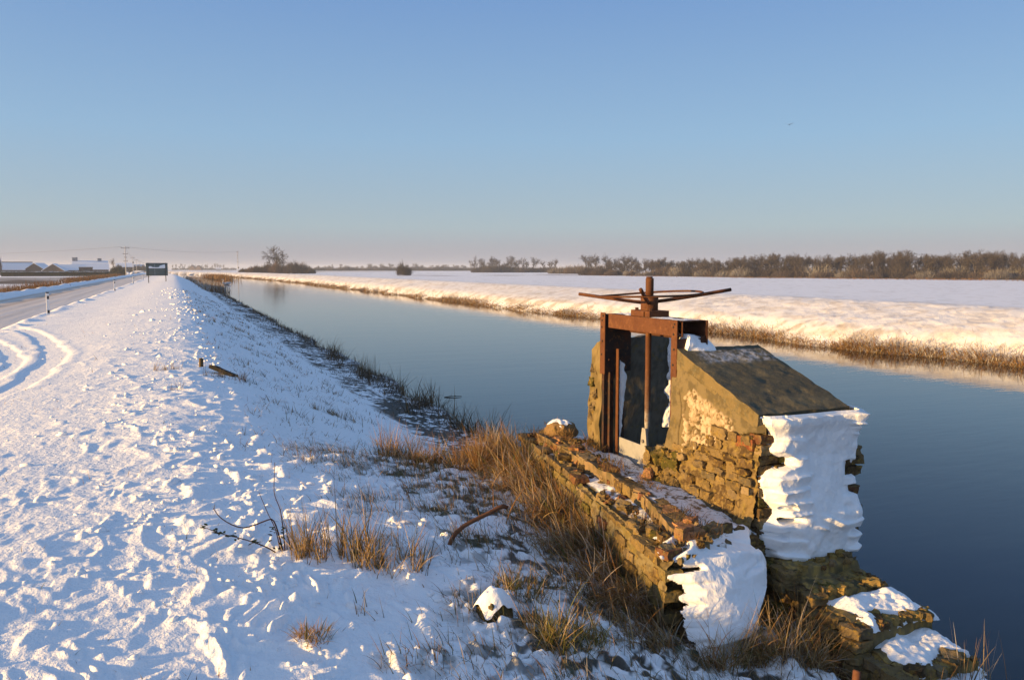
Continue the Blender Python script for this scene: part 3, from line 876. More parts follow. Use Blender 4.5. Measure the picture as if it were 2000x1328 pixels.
# packed snow on the end face
mb = MB()
def packed(u, v):
    z = 1.20 + 1.055 * v
    s = u * 1.16
    left = np.interp(z, [1.2, 1.45, 1.7, 1.86, 1.9, 2.0, 2.06, 2.26], [.10, .07, .06, .05, .22, .05, .10, .03]) + .05 * noise2(z * 9, z * 0, 110)
    left = np.where((z > 1.88) & (z < 1.93), .24, left)
    s2 = s - left
    over = np.clip(s - .86, 0, 1)
    x = 3.79 + np.minimum(s, .86) + .04 * np.sin(np.clip(over / .2, 0, 1) * np.pi / 2)
    y = 4.405 + np.clip(over - .02, 0, 1) * 1.5
    Q = np.stack([x, y, z], -1)
    course = (z * 9.5 + .9 * noise2(x * 3.1, z * 2.2, 111) + .8 * x) % 1.0
    lam = sstep(.05, .5, noise3(Q * np.array([3.2, 2, 5.5]), 115) + .45 * sstep(.5, .2, s))
    ledge = .055 * course ** 1.3 * (1 - sstep(.84, 1.0, course)) * lam
    bulge = .06 * fbm3(Q * np.array([3.2, 3, 4]), 3, 112) + .016 * fbm3(Q * np.array([13, 9, 10]), 2, 113) + .003 * fbm3(Q * 45, 2, 114)
    t = .06 + ledge * .8 + bulge * .8 + .035 * sstep(1.75, 1.3, z) * np.sin(np.clip(s / .9, 0, 1) * np.pi) + .03 * np.sin(z * 5.5 + .7) * sstep(.2, .5, s)
    t = t * sstep(-.01, .11, s2)
    t = np.where(s2 < 0, -.06, t)
    t = t - .06 * sstep(.3, .6, noise3(Q * np.array([6, 3, 15]) + 5, 117)) * (s2 < .16)
    hole = sstep(.45, .7, noise3(Q * np.array([5, 3, 16]) + 9, 116)) * sstep(.34, .22, s)
    t = t - .17 * hole
    t = t + .03 * sstep(2.1, 2.2, z) * (s > .05)
    t = t - .10 * sstep(.25, .5, noise3(Q * np.array([5, 4, 14]) + 21, 118)) * sstep(.70, .95, s) * (v < .9)
    t = np.where(v > .985, t * .3, t)
    k = sstep(.86, 1.0, s)
    n = np.stack([k * .9 + .08 * sstep(.5, .86, s), -(1 - k * .75), 0 * s], -1)
    return Q + n * t[..., None], t
snow_patch(mb, packed, 210, 210)
mb.v = [v - WW0 for v in mb.v]
mb.build("packed_snow", M_SNOW, ww)
mb = MB()       # lump of snow behind the gate post
hexa(mb, [(3.86, 5.40, 2.60), (4.16, 5.40, 2.60), (4.16, 5.60, 2.60), (3.86, 5.60, 2.60), (3.88, 5.44, 2.755), (4.13, 5.47, 2.70), (4.10, 5.58, 2.72), (3.88, 5.58, 2.76)], (16, 16, 10), .02, 10, 33, SNOWC, rnd_=.35)
loc_build(mb, "snow_lump", M_SNOW, ww, WW0)

# ---- far wing wall: broken concrete stump
fwl = empty("concrete_pier", (4.2, 6.85, 0), "broken concrete pier stump standing behind the rusty gate at the water's edge", "concrete pier")
F0 = np.array(fwl.location)
mb = MB()
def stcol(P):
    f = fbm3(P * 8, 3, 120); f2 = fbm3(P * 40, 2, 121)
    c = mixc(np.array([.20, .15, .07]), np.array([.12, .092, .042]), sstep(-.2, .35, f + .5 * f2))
    dk = mixc(np.array([.13, .12, .095]), np.array([.085, .08, .066]), sstep(-.2, .35, f2))  # darker tone for the inner faces, their shade put into the colour
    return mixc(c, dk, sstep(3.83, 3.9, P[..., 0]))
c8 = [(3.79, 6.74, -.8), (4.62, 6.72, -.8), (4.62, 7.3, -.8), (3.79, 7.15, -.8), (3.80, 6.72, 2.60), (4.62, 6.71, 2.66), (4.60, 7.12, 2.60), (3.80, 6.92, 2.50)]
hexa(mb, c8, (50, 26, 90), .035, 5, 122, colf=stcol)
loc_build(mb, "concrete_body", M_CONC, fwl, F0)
mb = MB(); r = random.Random(21)
for i in range(26):
    z = r.uniform(1.35, 2.45); a = r.uniform(.06, .13)
    brick(mb, (3.84 + r.uniform(-.03, .03), 6.86 + .10 * (2.5 - z) + r.uniform(-.06, .04), z), (a, a * .8, a), r.uniform(0, 3), r.uniform(-.6, .6), (MOSS if r.random() < .3 else TAN) * r.uniform(.6, 1.), .03, i, r)
loc_build(mb, "broken_edge", M_BRICK, fwl, F0)
mb = MB()
def strip(u, v):
    z = 1.70 + .95 * v
    x = 4.66 - (.12 + .02 * sstep(.3, .0, v)) * (1 - u) * (1 + .25 * noise2(z * 14, z * 0, 124))
    t = .03 * np.sin(np.clip(u, 0, 1) * np.pi * .8) * sstep(0, .12, u) + .006 * noise2(x * 60, z * 60, 125) - .002
    return np.stack([x, 6.70 - t, z], -1)
snow_patch(mb, strip, 26, 90)
loc_build(mb, "snow_strip", M_SNOW, fwl, F0)

# ---- stepped wall running down to the water
sw = empty("stepped_wall", (4.25, 3.4, 0), "stepped brick wall end descending to the water with snow on its ledges", "stepped wall")
S0 = np.array(sw.location)
mb = MB(); mbs = MB(); mbc = MB(); r = random.Random(31)
steps = [(4.52, 4.17, 1.235, 0), (4.17, 3.96, 1.14, 0), (3.96, 3.62, 1.04, 1), (3.62, 3.30, .87, 1), (3.30, 2.98, .72, 1), (2.98, 2.6, .55, 1), (2.6, 2.1, .35, 1)]
def lichen(P):
    f = fbm3(P * 9, 3, 130); f2 = fbm3(P * 38, 2, 131)
    c = mixc(np.array([.17, .13, .065]), np.array([.34, .23, .07]), sstep(-.1, .35, f2 + .3 * f))
    return mixc(c, np.array([.07, .062, .035]), sstep(.1, .5, f))
for k, (y1, y0, zt, sn) in enumerate(steps):
    d = (4.52 - (y0 + y1) / 2)
    xl, xr = 3.80 + .17 * d, 4.50 + .14 * d
    c8 = [(xl + .03, y0 - .1, zt - .9), (xr + .1, y0 - .1, zt - .9), (xr + .1, y1 + .1, zt - .9), (xl + .03, y1 + .1, zt - .9),
          (xl + .05, y0, zt - .035), (xr, y0 + .03, zt - .06), (xr - .02, y1 + .02, zt - .02), (xl + .05, y1 + .02, zt)]
    hexa(mbc, c8, (34, 22, 20), .028, 9, 132 + k, colf=lichen)
    z = zt - .62
    while z < zt - .03:
        y = y0 - .04
        while y < y1:
            ln = r.uniform(.09, .2)
            batt = .16 * (zt - z)
            if r.random() > .07:
                brick(mb, (xl + .05 - batt * .6 + r.gauss(0, .015), y + ln / 2, z + .033), (.14, ln, .068), r.uniform(-.12, .12), r.uniform(-.1, .1), (OCHRE * r.uniform(.8, 1.1) if r.random() < .45 else None), .02, z * 5 + y * 9, r)
            y += ln + .01
        z += .075
    for i in range(60):
        a = r.uniform(.025, .06) if r.random() < .7 else r.uniform(.06, .12)
        brick(mb, (r.uniform(xl + .05, xr - .02), r.uniform(y0, y1), zt - .035 + r.uniform(-.02, .005)), (a, a * r.uniform(.6, 1), min(.05, a * .7)), r.uniform(0, 3), r.uniform(-.2, .2), (np.array([.28, .19, .06]) if r.random() < .4 else None), .02, i + k * 9.1, r)
    if sn:
        def capf(u, v, y0=y0, y1=y1, zt=zt, xl=xl, xr=xr, k=k):
            x = xl + .09 + (xr - xl - .06) * u + .05 * noise2(v * 3, v * 0 + k, 140)
            yy = y0 + .02 + (y1 - y0 + .05) * v + .05 * noise2(u * 4, u * 0 + k, 141)
            e = np.minimum(np.minimum(u, 1 - u) * 7, np.minimum(v, 1 - v) * 4.5)
            ez = np.clip(e, 0, 1) ** .6
            Q = np.stack([x, yy, 0 * x + zt], -1)
            t = .075 * ez - .035 + .03 * fbm3(Q * 8, 3, 142 + k) + .01 * fbm3(Q * 30, 2, 150 + k)
            t = t - .07 * sstep(.15, .4, fbm3(Q * np.array([5, 7, 1]), 2, 146 + k)) * (v < .55)
            t = t + .05 * v
            return np.stack([x, yy, zt - .035 + t - .02 * u], -1)
        snow_patch(mbs, capf, 70, 50)
loc_build(mbc, "rubble_core", M_CONC, sw, S0)
loc_build(mb, "brickwork", M_BRICK, sw, S0)
loc_build(mbs, "snow_cap", M_SNOW, sw, S0)

# ------------------------------------------------------------------ the sluice gate
sg = empty("sluice_gate", (3.95, 6.05, 1.4), "rusty iron sluice gate with a spoked handwheel set between stone walls", "sluice gate")
G0 = np.array(sg.location)
RUSTC = np.array([.115, .046, .020]); RUSTD = np.array([.06, .026, .014]); STEELD = np.array([.030, .024, .022])
def gb(mb, name, m=M_RUST, parent=sg, smooth=False):
    mb.v = [v - G0 for v in mb.v]
    return mb.build(name, m, parent, smooth)
# head beam: two channels with a plate across the top
mb = MB()
bx(mb, 3.800, 3.818, 5.50, 6.60, 2.735, 2.870, RUSTC, .004)
bx(mb, 3.818, 3.87, 5.50, 6.60, 2.735, 2.747, RUSTC, .003)
bx(mb, 3.818, 4.065, 5.45, 6.64, 2.858, 2.868, RUSTD, .003)
bx(mb, 4.065, 4.083, 5.45, 6.64, 2.68, 2.868, RUSTD, .004)
bx(mb, 4.01, 4.065, 5.50, 6.60, 2.735, 2.747, RUSTD, .003)
gb(mb, "head_beam")
mb = MB()
def topfrost(u, v):
    x = 3.83 + .24 * u; y = 5.47 + 1.15 * v
    return np.stack([x, y, 2.867 + .010 * np.clip(fbm2(x * 14, y * 9, 3, 163) + .12, -.3, 1) * np.minimum(1, np.minimum(u, 1 - u) * 6)], -1)
snow_patch(mb, topfrost, 26, 90); gb(mb, "frost", M_SNOW, sg, True)
# posts: right and left angle irons with a rear leg and a guide
def postbolts(par, ylist):
    for (yy, zz) in ylist:
        b = MB()
        tube(b, [(3.782, yy, zz), (3.790, yy, zz), (3.794, yy, zz)], [.009, .012, .012], 6, STEELD)
        gb(b, "bolt", M_DARKSTEEL, par)
mb = MB()
bx(mb, 3.788, 3.800, 5.455, 5.54, 2.40, 2.872, RUSTC, .003)
bx(mb, 3.800, 4.04, 5.455, 5.467, 2.42, 2.72, STEELD, .003)
bx(mb, 3.81, 3.822, 5.47, 5.57, 1.45, 2.40, RUSTC, .003)
bx(mb, 3.822, 3.93, 5.545, 5.557, 1.45, 2.73, RUSTD, .003)
pr = gb(mb, "post")
postbolts(pr, [(5.488, 2.84), (5.505, 2.815), (5.50, 2.755), (5.492, 2.63), (5.503, 2.50)])
mb = MB()
bx(mb, 3.83, 3.842, 5.44, 5.452, 2.735, 2.86, RUSTC, .002)
gb(mb, "end_plate")
mb = MB()
bx(mb, 4.07, 4.082, 5.43, 5.455, 2.62, 2.868, RUSTD, .003)
bx(mb, 4.05, 4.08, 5.435, 5.455, 2.56, 2.64, RUSTD, .006)
bx(mb, 4.02, 4.07, 5.44, 5.455, 2.68, 2.74, RUSTD, .006)
gb(mb, "rear_bracket")
mb = MB()
bx(mb, 3.788, 3.800, 6.645, 6.735, 2.28, 2.876, RUSTC, .003)
bx(mb, 3.800, 4.09, 6.655, 6.667, 2.30, 2.865, STEELD, .003)
bx(mb, 3.80, 3.90, 6.655, 6.668, 1.35, 2.30, STEELD, .003)
bx(mb, 3.79, 3.80, 6.655, 6.69, 1.35, 2.28, STEELD, .002)
bx(mb, 3.835, 3.845, 6.62, 6.655, 1.35, 2.30, STEELD * 1.3, .002)
pl = gb(mb, "post", M_RUST)
postbolts(pl, [(6.675, 2.845), (6.695, 2.80), (6.70, 2.735), (6.685, 2.60), (6.70, 2.47)])
# guide angle the plate slides in
mb = MB()
bx(mb, 3.895, 3.906, 6.565, 6.61, 1.32, 2.53, RUSTC, .003)
bx(mb, 3.906, 3.99, 6.600, 6.610, 1.32, 2.53, STEELD, .003)
gd = gb(mb, "guide_rail")
for zz in (2.42, 1.52):
    b = MB(); tube(b, [(3.84, 6.653, zz), (3.84, 6.640, zz), (3.84, 6.636, zz)], [.011, .012, .010], 6, RUSTD); gb(b, "bolt", M_DARKSTEEL, gd)
mb = MB()
def gsnow(u, v):
    z = 1.62 + .80 * v
    x = 3.93 + (.07 - .03 * (1 - v) + .02 * noise2(z * 12, z * 0, 161)) * u * sstep(1.0, .93, v) * sstep(0, .25, v)
    y = 6.596 - .012 * np.sin(u * np.pi) - .006 * noise2(x * 50, z * 40, 162)
    return np.stack([x, y, z], -1)
snow_patch(mb, gsnow, 14, 70)
gb(mb, "rime_strip", M_SNOW, sg, True)
# plate
mb = MB()
PLC = np.array([.30, .30, .30])
bx(mb, 3.915, 3.928, 5.56, 6.60, 1.25, 1.675, PLC, .003)
bx(mb, 3.903, 3.915, 6.06, 6.085, 1.25, 1.60, np.array([.10, .09, .09]), .003)
plate = gb(mb, "gate_plate", M_PLATE)
# stem with flattened foot
mb = MB()
zs = np.array([1.60, 1.70, 1.76, 1.80, 1.9, 2.1, 2.4, 2.7, 3.0, 3.225])
P = np.stack([3.925 + .002 * np.sin(zs * 9), 6.09 + .0 * zs, zs], -1)
fr = sstep(2.16, 2.0, zs + .02)
cs = mixc(np.tile(RUSTC * .9, (len(zs), 1)), np.tile(np.array([.34, .32, .30]), (len(zs), 1)), fr)
tube(mb, P[3:], [.020, .024, .027, .027, .027, .027, .029][:len(P) - 3], 14, cs[3:])
stem = gb(mb, "stem", M_RUST, sg, True)
mb = MB()
prof = [(1.44, .045), (1.47, .052), (1.60, .052), (1.70, .050), (1.78, .040), (1.85, .026)]
z_ = np.array([p[0] for p in prof]); wv = np.array([p[1] for p in prof])
for xa in (3.885, 3.903):
    pass
Pf = np.stack([np.stack([0 * z_ + 3.890, 6.095 - wv, z_], -1), np.stack([0 * z_ + 3.890, 6.095 + wv, z_], -1), np.stack([0 * z_ + 3.914, 6.095 + wv, z_], -1), np.stack([0 * z_ + 3.914, 6.095 - wv, z_], -1), np.stack([0 * z_ + 3.890, 6.095 - wv, z_], -1)], 0)
mb.grid(Pf[::-1], np.array([.33, .31, .29]))
mb.add([Pf[i, -1] for i in range(4)], [[0, 1, 2, 3]], None, (.33, .31, .29))
clev = gb(mb, "stem_foot", M_PLATE, stem)
for zz in (1.73, 1.55):
    b = MB(); tube(b, [(3.890, 6.095, zz), (3.876, 6.095, zz), (3.872, 6.095, zz)], [.017, .017, .013], 6, (.2, .18, .17)); gb(b, "bolt", M_DARKSTEEL, clev)
# hub, base block
mb = MB()
bx(mb, 3.822, 4.03, 5.925, 6.235, 2.870, 2.925, RUSTC, .004)
bx(mb, 3.81, 3.822, 6.00, 6.17, 2.872, 2.918, RUSTC, .003)
base = gb(mb, "base_block")
for yy in (6.19, 5.96):
    b = MB(); tube(b, [(3.86, yy, 2.923), (3.86, yy, 2.942), (3.86, yy, 2.946)], [.016, .016, .012], 6, RUSTD); gb(b, "bolt", M_DARKSTEEL, base)
mb = MB()
HX, HY = 3.928, 6.09
zz = [2.924, 2.928, 2.985, 3.045, 3.05]
tube(mb, [(HX, HY, q) for q in zz], [.076, .078, .078, .080, .076], 28, RUSTC)
gb(mb, "hub", M_RUST, sg, True)
# handwheel: three bars and a bent ring
whl = bpy.data.objects.new("handwheel", None); COL.objects.link(whl); whl.parent = sg; whl.location = (HX - G0[0], HY - G0[1], 2.99 - G0[2])
def wb(mb, name, m=M_RUST): return mb.build(name, m, whl, True)
for (ang, r1, dz0, dz) in ((348, .785, .012, .115), (108, .875, .0, .058), (231, .66, .0, .135)):
    a = R(ang); d = np.array([math.cos(a), math.sin(a), 0])
    t = np.linspace(0, 1, 9)
    P = (.062 + (r1 - .062) * t)[:, None] * d + np.stack([0 * t, 0 * t, dz0 + (dz - dz0) * t ** 1.12], -1)
    b = MB(); tube(b, P, .0165, 10, RUSTC * .85); wb(b, "spoke")
a = np.linspace(0, 2 * np.pi, 97)
rtv = np.array([math.cos(YAW), -math.sin(YAW)])
rr = .475 + .008 * np.sin(3 * a)
P = np.stack([rr * np.cos(a), rr * np.sin(a), .075 + .022 * (np.cos(a) * rtv[0] + np.sin(a) * rtv[1]) + .006 * np.sin(2 * a + 1)], -1)
b = MB(); tube(b, P, .0095, 8, RUSTC * .8, caps=False); wb(b, "rim")
mb = MB()
tube(mb, [(HX, HY, 3.05), (HX, HY, 3.12), (HX, HY, 3.205), (HX, HY, 3.212)], [.036, .036, .036, .032], 18, RUSTC * .85)
gb(mb, "spindle", M_RUST, sg, True)

# ------------------------------------------------------------------ loose stones, pipe, stake, plank
def stone(name, p, size, col, label, cat, seed, m=M_BRICK, snow=None, rz=0.):
    o = empty(name, p, label, cat, None, rz)
    mb = MB(); s = np.array(size) / 2
    hexa(mb, [(-s[0], -s[1], -s[2]), (s[0], -s[1], -s[2]), (s[0], s[1], -s[2]), (-s[0], s[1], -s[2]), (-s[0] * .8, -s[1] * .85, s[2] * .8), (s[0] * .75, -s[1] * .8, s[2]), (s[0] * .85, s[1] * .8, s[2] * .85), (-s[0] * .7, s[1] * .85, s[2])],
         (20, 20, 16), min(s) * .45, 1.6 / max(s), seed, col, rnd_=.6)
    mb.build("body", m, o)
    if snow:
        mb = MB()
        def sf(u, v):
            x = (u * 2 - 1) * s[0] * snow[0]; y = (v * 2 - 1) * s[1] * snow[0]
            rr_ = np.clip(1 - ((u * 2 - 1) ** 2 + (v * 2 - 1) ** 2), -.6, 1)
            return np.stack([x, y, s[2] * .8 + snow[1] * rr_ + .012 * noise2(x * 30, y * 30, seed)], -1)
        snow_patch(mb, sf, 26, 26)
        mb.build("snow_cap", M_SNOW, o)
    return o
stone("stone", (3.70, 7.42, 1.61), (.27, .34, .16), np.array([.22, .14, .065]), "brown stone with a little snow on it at the far end of the brick wall", "stone", 201, snow=(.7, .035), rz=.4)
o = stone("broken_brick", (3.68, 5.66, 1.555), (.16, .09, .09), np.array([.27, .14, .07]), "small orange broken brick lying at the foot of the gate plate", "brick", 203, rz=.5)
x, y, z = at_px(965, 1205)
stone("snowy_stone", (x, y, z + .03), (.20, .18, .17), np.array([.13, .10, .045]), "round stone capped with snow on the slope left of the brick wall", "stone", 205, M_CONC, snow=(1.12, .085), rz=.2)

mb = MB()
p0 = np.array(at_px(876, 1072)); U_ = math.hypot(p0[0], p0[1]) / FPX
R3 = np.array([math.cos(YAW), -math.sin(YAW), 0]); F3 = np.array([math.sin(YAW), math.cos(YAW), 0]); Z3 = np.array([0, 0, 1.])
P = np.array([p0 + R3 * a * U_ + Z3 * b_ * U_ + F3 * c_ * U_ for a, b_, c_ in ((-4, -25, 0), (0, 0, 0), (5, 14, 4), (14, 27, 10), (30, 38, 22), (52, 46, 36), (78, 54, 52), (98, 62, 64), (110, 64, 70), (117, 60, 73))])
tube(mb, P, [.016] * 7 + [.017, .018, .016], 12, np.array([.17, .075, .036]))
mb.v = [v - p0 for v in mb.v]
tag(mb.build("bent_pipe", M_RUST, None, True, loc=p0), "rusty bent pipe sticking out of the snow left of the brick wall", "pipe")
mb = MB()
tube(mb, [(0, 0, -.25), (.01, .01, .0), (.035, .02, .16), (.06, .035, .30), (.062, .036, .305)], [.026, .026, .024, .022, .018], 9, np.array([.13, .055, .03]))
sx, sy, sz = at_px(1655, 1350)
tag(mb.build("iron_stake", M_RUST, None, True, loc=(3.22, 2.98, .86)), "short rusty iron stake in the grass beside the stepped wall", "stake")

# wooden plank in the snow on the bank, and its post
mb = MB()
hexa(mb, [(-.24, -.09, -.03), (.30, -.09, -.03), (.30, .09, -.03), (-.24, .09, -.03), (-.24, -.09, .03), (.27, -.08, .03), (.24, .09, .03), (-.24, .09, .03)], (20, 8, 3), .01, 6, 210, np.array([.014, .013, .012]))
px_, py_, pz_ = at_px(436, 730)
pk = mb.build("wooden_plank", M_WOOD, None, True, loc=(px_, py_, pz_ + .04), rot=(R(-14), R(16), R(-46)))
tag(pk, "dark weathered plank poking out of the snowy bank", "plank")
mb = MB()
bx(mb, -.03, .03, -.03, .03, -.3, .12, np.array([.10, .07, .035]), .006)
px_, py_, pz_ = at_px(393, 716)
tag(mb.build("wooden_peg", M_WOOD, None, False, loc=(px_, py_, pz_ + .03), rot=(.06, 0, .4)), "short wooden peg standing in snow beside the dark plank", "peg")

# ------------------------------------------------------------------ marker posts along the road
def marker(loc, label, first=None):
    if first: return dup(first, loc, rnd.uniform(-.1, .1), label=label)
    o = empty("marker_post", loc, label, "marker post", "marker posts along the road verge")
    b = MB(); W = np.array([.72, .72, .72]); K = np.array([.02, .02, .025])
    bx(b, -.055, .055, -.045, .045, -.3, .98, W, .008); b.build("shaft", M_PAINT, o, False)
    b = MB(); bx(b, -.057, .057, -.047, .047, .97, 1.03, K, .006); b.build("cap", M_PAINT, o, False)
    b = MB(); bx(b, -.02, .058, -.0475, .0475, .72, .86, K, .002); b.build("band", M_PAINT, o, False)
    b = MB(); bx(b, -.02, .058, -.0475, .0475, .10, .24, K, .002); b.build("band", M_PAINT, o, False)
    return o
ML = ["nearest white marker post with black bands on the snowy verge", "white marker post with black bands, second one along the verge", "white marker post with black bands, third one along the verge",
      "white marker post with black bands, fourth along the verge", "white marker post just left of the road sign, farthest along the verge"]
first = None
for i, (mx, my) in enumerate(((-5.14, 40.0), (-4.75, 76.5), (-4.9, 113), (-4.9, 150), (-4.9, 187))):
    o = marker((mx, my, hz(mx, my) - .02), ML[i], first)
    first = first or o
    if i == 2: o.rotation_euler = (0, .12, .1)

# ------------------------------------------------------------------ road sign seen from behind
cs_ = view_pt(306, 112); SX, SY = -2.05, 115.0
gz_ = hz(SX, SY)
rs_o = empty("road_sign", (SX, SY, gz_), "large dark road sign on two legs seen from behind beside the road", "road sign", None, R(18)); rs_o.scale = (.86, .9, .88)
SG = np.array([.10, .135, .13])
b = MB(); bx(b, -1.60, 1.60, -.02, .02, .95, 2.85, SG, .01); b.build("panel", M_PAINT, rs_o, False)
for xx_ in (-1.30, 1.24):
    b = MB(); bx(b, xx_ - .05, xx_ + .05, -.13, -.03, -.4, 2.88, np.array([.055, .06, .06]), .006); b.build("leg", M_PAINT, rs_o, False)
for zz in (1.10, 1.52, 2.0, 2.7):
    b = MB(); bx(b, -1.55, 1.55, -.075, -.022, zz, zz + .07, np.array([.10, .12, .12]), .004); b.build("rail", M_PAINT, rs_o, False)
b = MB(); bx(b, -.38, -.28, -.07, -.022, 1.0, 2.75, np.array([.22, .25, .26]), .004); b.build("stiffener", M_PAINT, rs_o, False)
b = MB()
def ssnow(u, v):
    x = -1.22 + 2.42 * u
    top = np.interp(u, [0, .15, .22, .5, .62, .68, .8, 1], [2.34, 2.36, 2.24, 2.20, 2.24, 2.46, 2.54, 2.66])
    z = 2.06 + (top - 2.06) * v
    return np.stack([x, -.085 - .02 * np.sin(v * np.pi) + 0 * x, z], -1)
snow_patch(b, ssnow, 40, 10); b.build("snow_patch", M_SNOW, rs_o)

# ------------------------------------------------------------------ poles and wires
POLEC = np.array([.16, .14, .125])
def pole_mesh(b, H, c=POLEC):
    tube(b, [(0, 0, -1), (0, 0, 0), (0, 0, H)], [.17, .16, .12], 8, c)
def pole(loc, H, label, arms, rz=0, snowy=False, box=None):
    o = empty("utility_pole", loc, label, "utility pole", "power line poles", rz)
    b = MB(); pole_mesh(b, H, np.array([.42, .42, .44]) if snowy else POLEC); b.build("pole", M_BARK, o)
    for (z_, L) in arms:
        b = MB(); bx(b, -L, L, -.07, .07, z_, z_ + .14, POLEC * .8, .01); ca = b.build("crossarm", M_BARK, o, False)
        for xx_ in (-L * .92, L * .92):
            b = MB(); tube(b, [(xx_, 0, z_ + .14), (xx_, 0, z_ + .25), (xx_, 0, z_ + .36)], [.05, .09, .04], 6, (.12, .11, .11)); b.build("insulator", M_PAINT, ca)
    if box:
        b = MB(); bx(b, -.3, .3, -.45, -.13, box, box + .7, POLEC * .5, .03); b.build("transformer", M_PAINT, o, False)
    return o
PP = [view_pt(249, 262), view_pt(263, 415), view_pt(270, 540), view_pt(277, 660), view_pt(283.5, 800), view_pt(467, 385)]
for p in PP: p[2] = hz(p[0], p[1])
hs = [3.3 + (524 - yt) / FPX * d for yt, d in ((482, 262), (502, 415), (506.5, 540), (510, 660), (513, 800), (491, 385))]
pole(PP[0], hs[0] - PP[0][2], "tall power line pole with several crossarms left of the road sign", [(9.3, 1.3), (7.4, .75), (6.2, .35), (5.0, .6)], R(20), True)
pole(PP[1], hs[1] - PP[1][2], "power line pole carrying a dark transformer, second in the roadside row", [(hs[1] - PP[1][2] - .5, 1.1)], R(20), True, 5.2)
for k in (2, 3, 4):
    pole(PP[k], hs[k] - PP[k][2], ["third power line pole in the roadside row beyond the transformer pole", "fourth power line pole in the roadside row, half hidden near the sign", "farthest power line pole in the roadside row, beside the sign's edge"][k - 2], [(hs[k] - PP[k][2] - .5, 1.2)], R(20), True)
pole(PP[5], hs[5] - PP[5][2], "lone power line pole standing beyond the river left of the big bare tree", [(hs[5] - PP[5][2] - .5, .9), (hs[5] - PP[5][2] - 2.2, .45), (hs[5] - PP[5][2] - 3.6, .4), (hs[5] - PP[5][2] - 5.3, .4)], R(60), True, 2.6)
def wire(a, b_, sag, label):
    t = np.linspace(0, 1, 25)[:, None]
    P = a * (1 - t) + b_ * t - np.array([0, 0, 1]) * sag * 4 * t * (1 - t)
    m = MB(); tube(m, P, .028, 5, np.array([.10, .10, .11]))
    tag(m.build("power_cable", M_DARKSTEEL, None, True), label, "cable", "overhead power cables")
topa = PP[0] + [0, 0, hs[0] - PP[0][2] - .1]; topr = PP[5] + [0, 0, hs[5] - PP[5][2] - .2]
wire(topa, topr, 1.0, "overhead cable running from the tall pole across the river to the lone pole")
lp = view_pt(-260, 330, 9.0)
wire(topa + [-.9, .3, 0], lp, 1.2, "overhead cable running left from the tall pole above the farm")
for k in range(4):
    a = PP[k] + [0, 0, hs[k] - PP[k][2] - .2]; b_ = PP[k + 1] + [0, 0, hs[k + 1] - PP[k + 1][2] - .2]
    wire(a, b_, .5, ["overhead cable between the tall pole and the transformer pole", "overhead cable between the transformer pole and the third pole", "overhead cable between the third and fourth roadside poles", "overhead cable between the fourth and the farthest roadside poles"][k])

# ------------------------------------------------------------------ farm and houses
BRW = np.array([.115, .085, .07]); ROOFS = np.array([.78, .80, .84]); DRK = np.array([.045, .045, .05])
def gable_house(name, loc, w, d, hw, hr, rz, label, cat, wallc=BRW, roofc=ROOFS, ov=.3, chim=(), wins=(), doors=(), group=None, chc=BRW, ridge_dark=False):
    """ridge along local x; w along x, d along y; hw eaves, hr ridge height"""
    o = empty(name, loc, label, cat, group, rz)
    b = MB()
    v = [(-w / 2, -d / 2, -1), (w / 2, -d / 2, -1), (w / 2, d / 2, -1), (-w / 2, d / 2, -1), (-w / 2, -d / 2, hw), (w / 2, -d / 2, hw), (w / 2, d / 2, hw), (-w / 2, d / 2, hw), (-w / 2, 0, hr), (w / 2, 0, hr)]
    b.add(v, [[0, 1, 5, 4], [2, 3, 7, 6], [1, 2, 6, 5], [3, 0, 4, 7]], [[5, 6, 9], [7, 4, 8]], wallc); b.build("wall", M_WALL, o, False)
    b = MB(); th = .18
    for s_ in (-1, 1):
        sl = (hr - hw) / (d / 2); e = d / 2 + ov; ze = hw - sl * ov
        v = [(-w / 2 - ov, 0, hr + .02), (w / 2 + ov, 0, hr + .02), (w / 2 + ov, s_ * e, ze + .02), (-w / 2 - ov, s_ * e, ze + .02)]
        v = v + [(q[0], q[1], q[2] + th) for q in v]
        b.add(v, box_faces() if s_ < 0 else [f_[::-1] for f_ in box_faces()], None, roofc)
    rf = b.build("roof", M_SNOW if roofc[0] > .5 else M_WALL, o, False)
    if ridge_dark:
        b = MB(); bx(b, -w / 2 - ov, w / 2 + ov, -.22, .22, hr + .14, hr + .42, DRK, .03); b.build("ridge_cap", M_WALL, rf, False)
    for (cx, cy, cw, h0, h1, cd_) in chim:
        b = MB(); bx(b, cx - cw / 2, cx + cw / 2, cy - cd_ / 2, cy + cd_ / 2, h0, h1, chc, .03); bx(b, cx - cw / 2 - .08, cx + cw / 2 + .08, cy - cd_ / 2 - .08, cy + cd_ / 2 + .08, h1, h1 + .15, BRW, .02)
        b.build("chimney", M_WALL, rf, False)
    for (wx, wz, ww_, wh_) in wins:
        b = MB(); bx(b, wx - ww_ / 2, wx + ww_ / 2, -d / 2 - .04, -d / 2 + .02, wz, wz + wh_, np.array([.5, .5, .5]), .01); wo = b.build("window", M_PAINT, o, False)
        b = MB(); bx(b, wx - ww_ / 2 + .08, wx + ww_ / 2 - .08, -d / 2 - .06, -d / 2 - .045, wz + .08, wz + wh_ - .08); b.build("pane", M_GLASS, wo, False)
    for (wx, ww_, wh_) in doors:
        b = MB(); bx(b, wx - ww_ / 2, wx + ww_ / 2, -d / 2 - .05, -d / 2 + .02, -.5, wh_, np.array([.05, .06, .07]), .01); b.build("door", M_PAINT, o, False)
    return o
def hp(x, dist): 
    p = view_pt(x, dist); p[2] = .35; return p
def facing(x): return -(YAW + math.atan((x - 1000) / FPX))      # local -y looks at the viewer
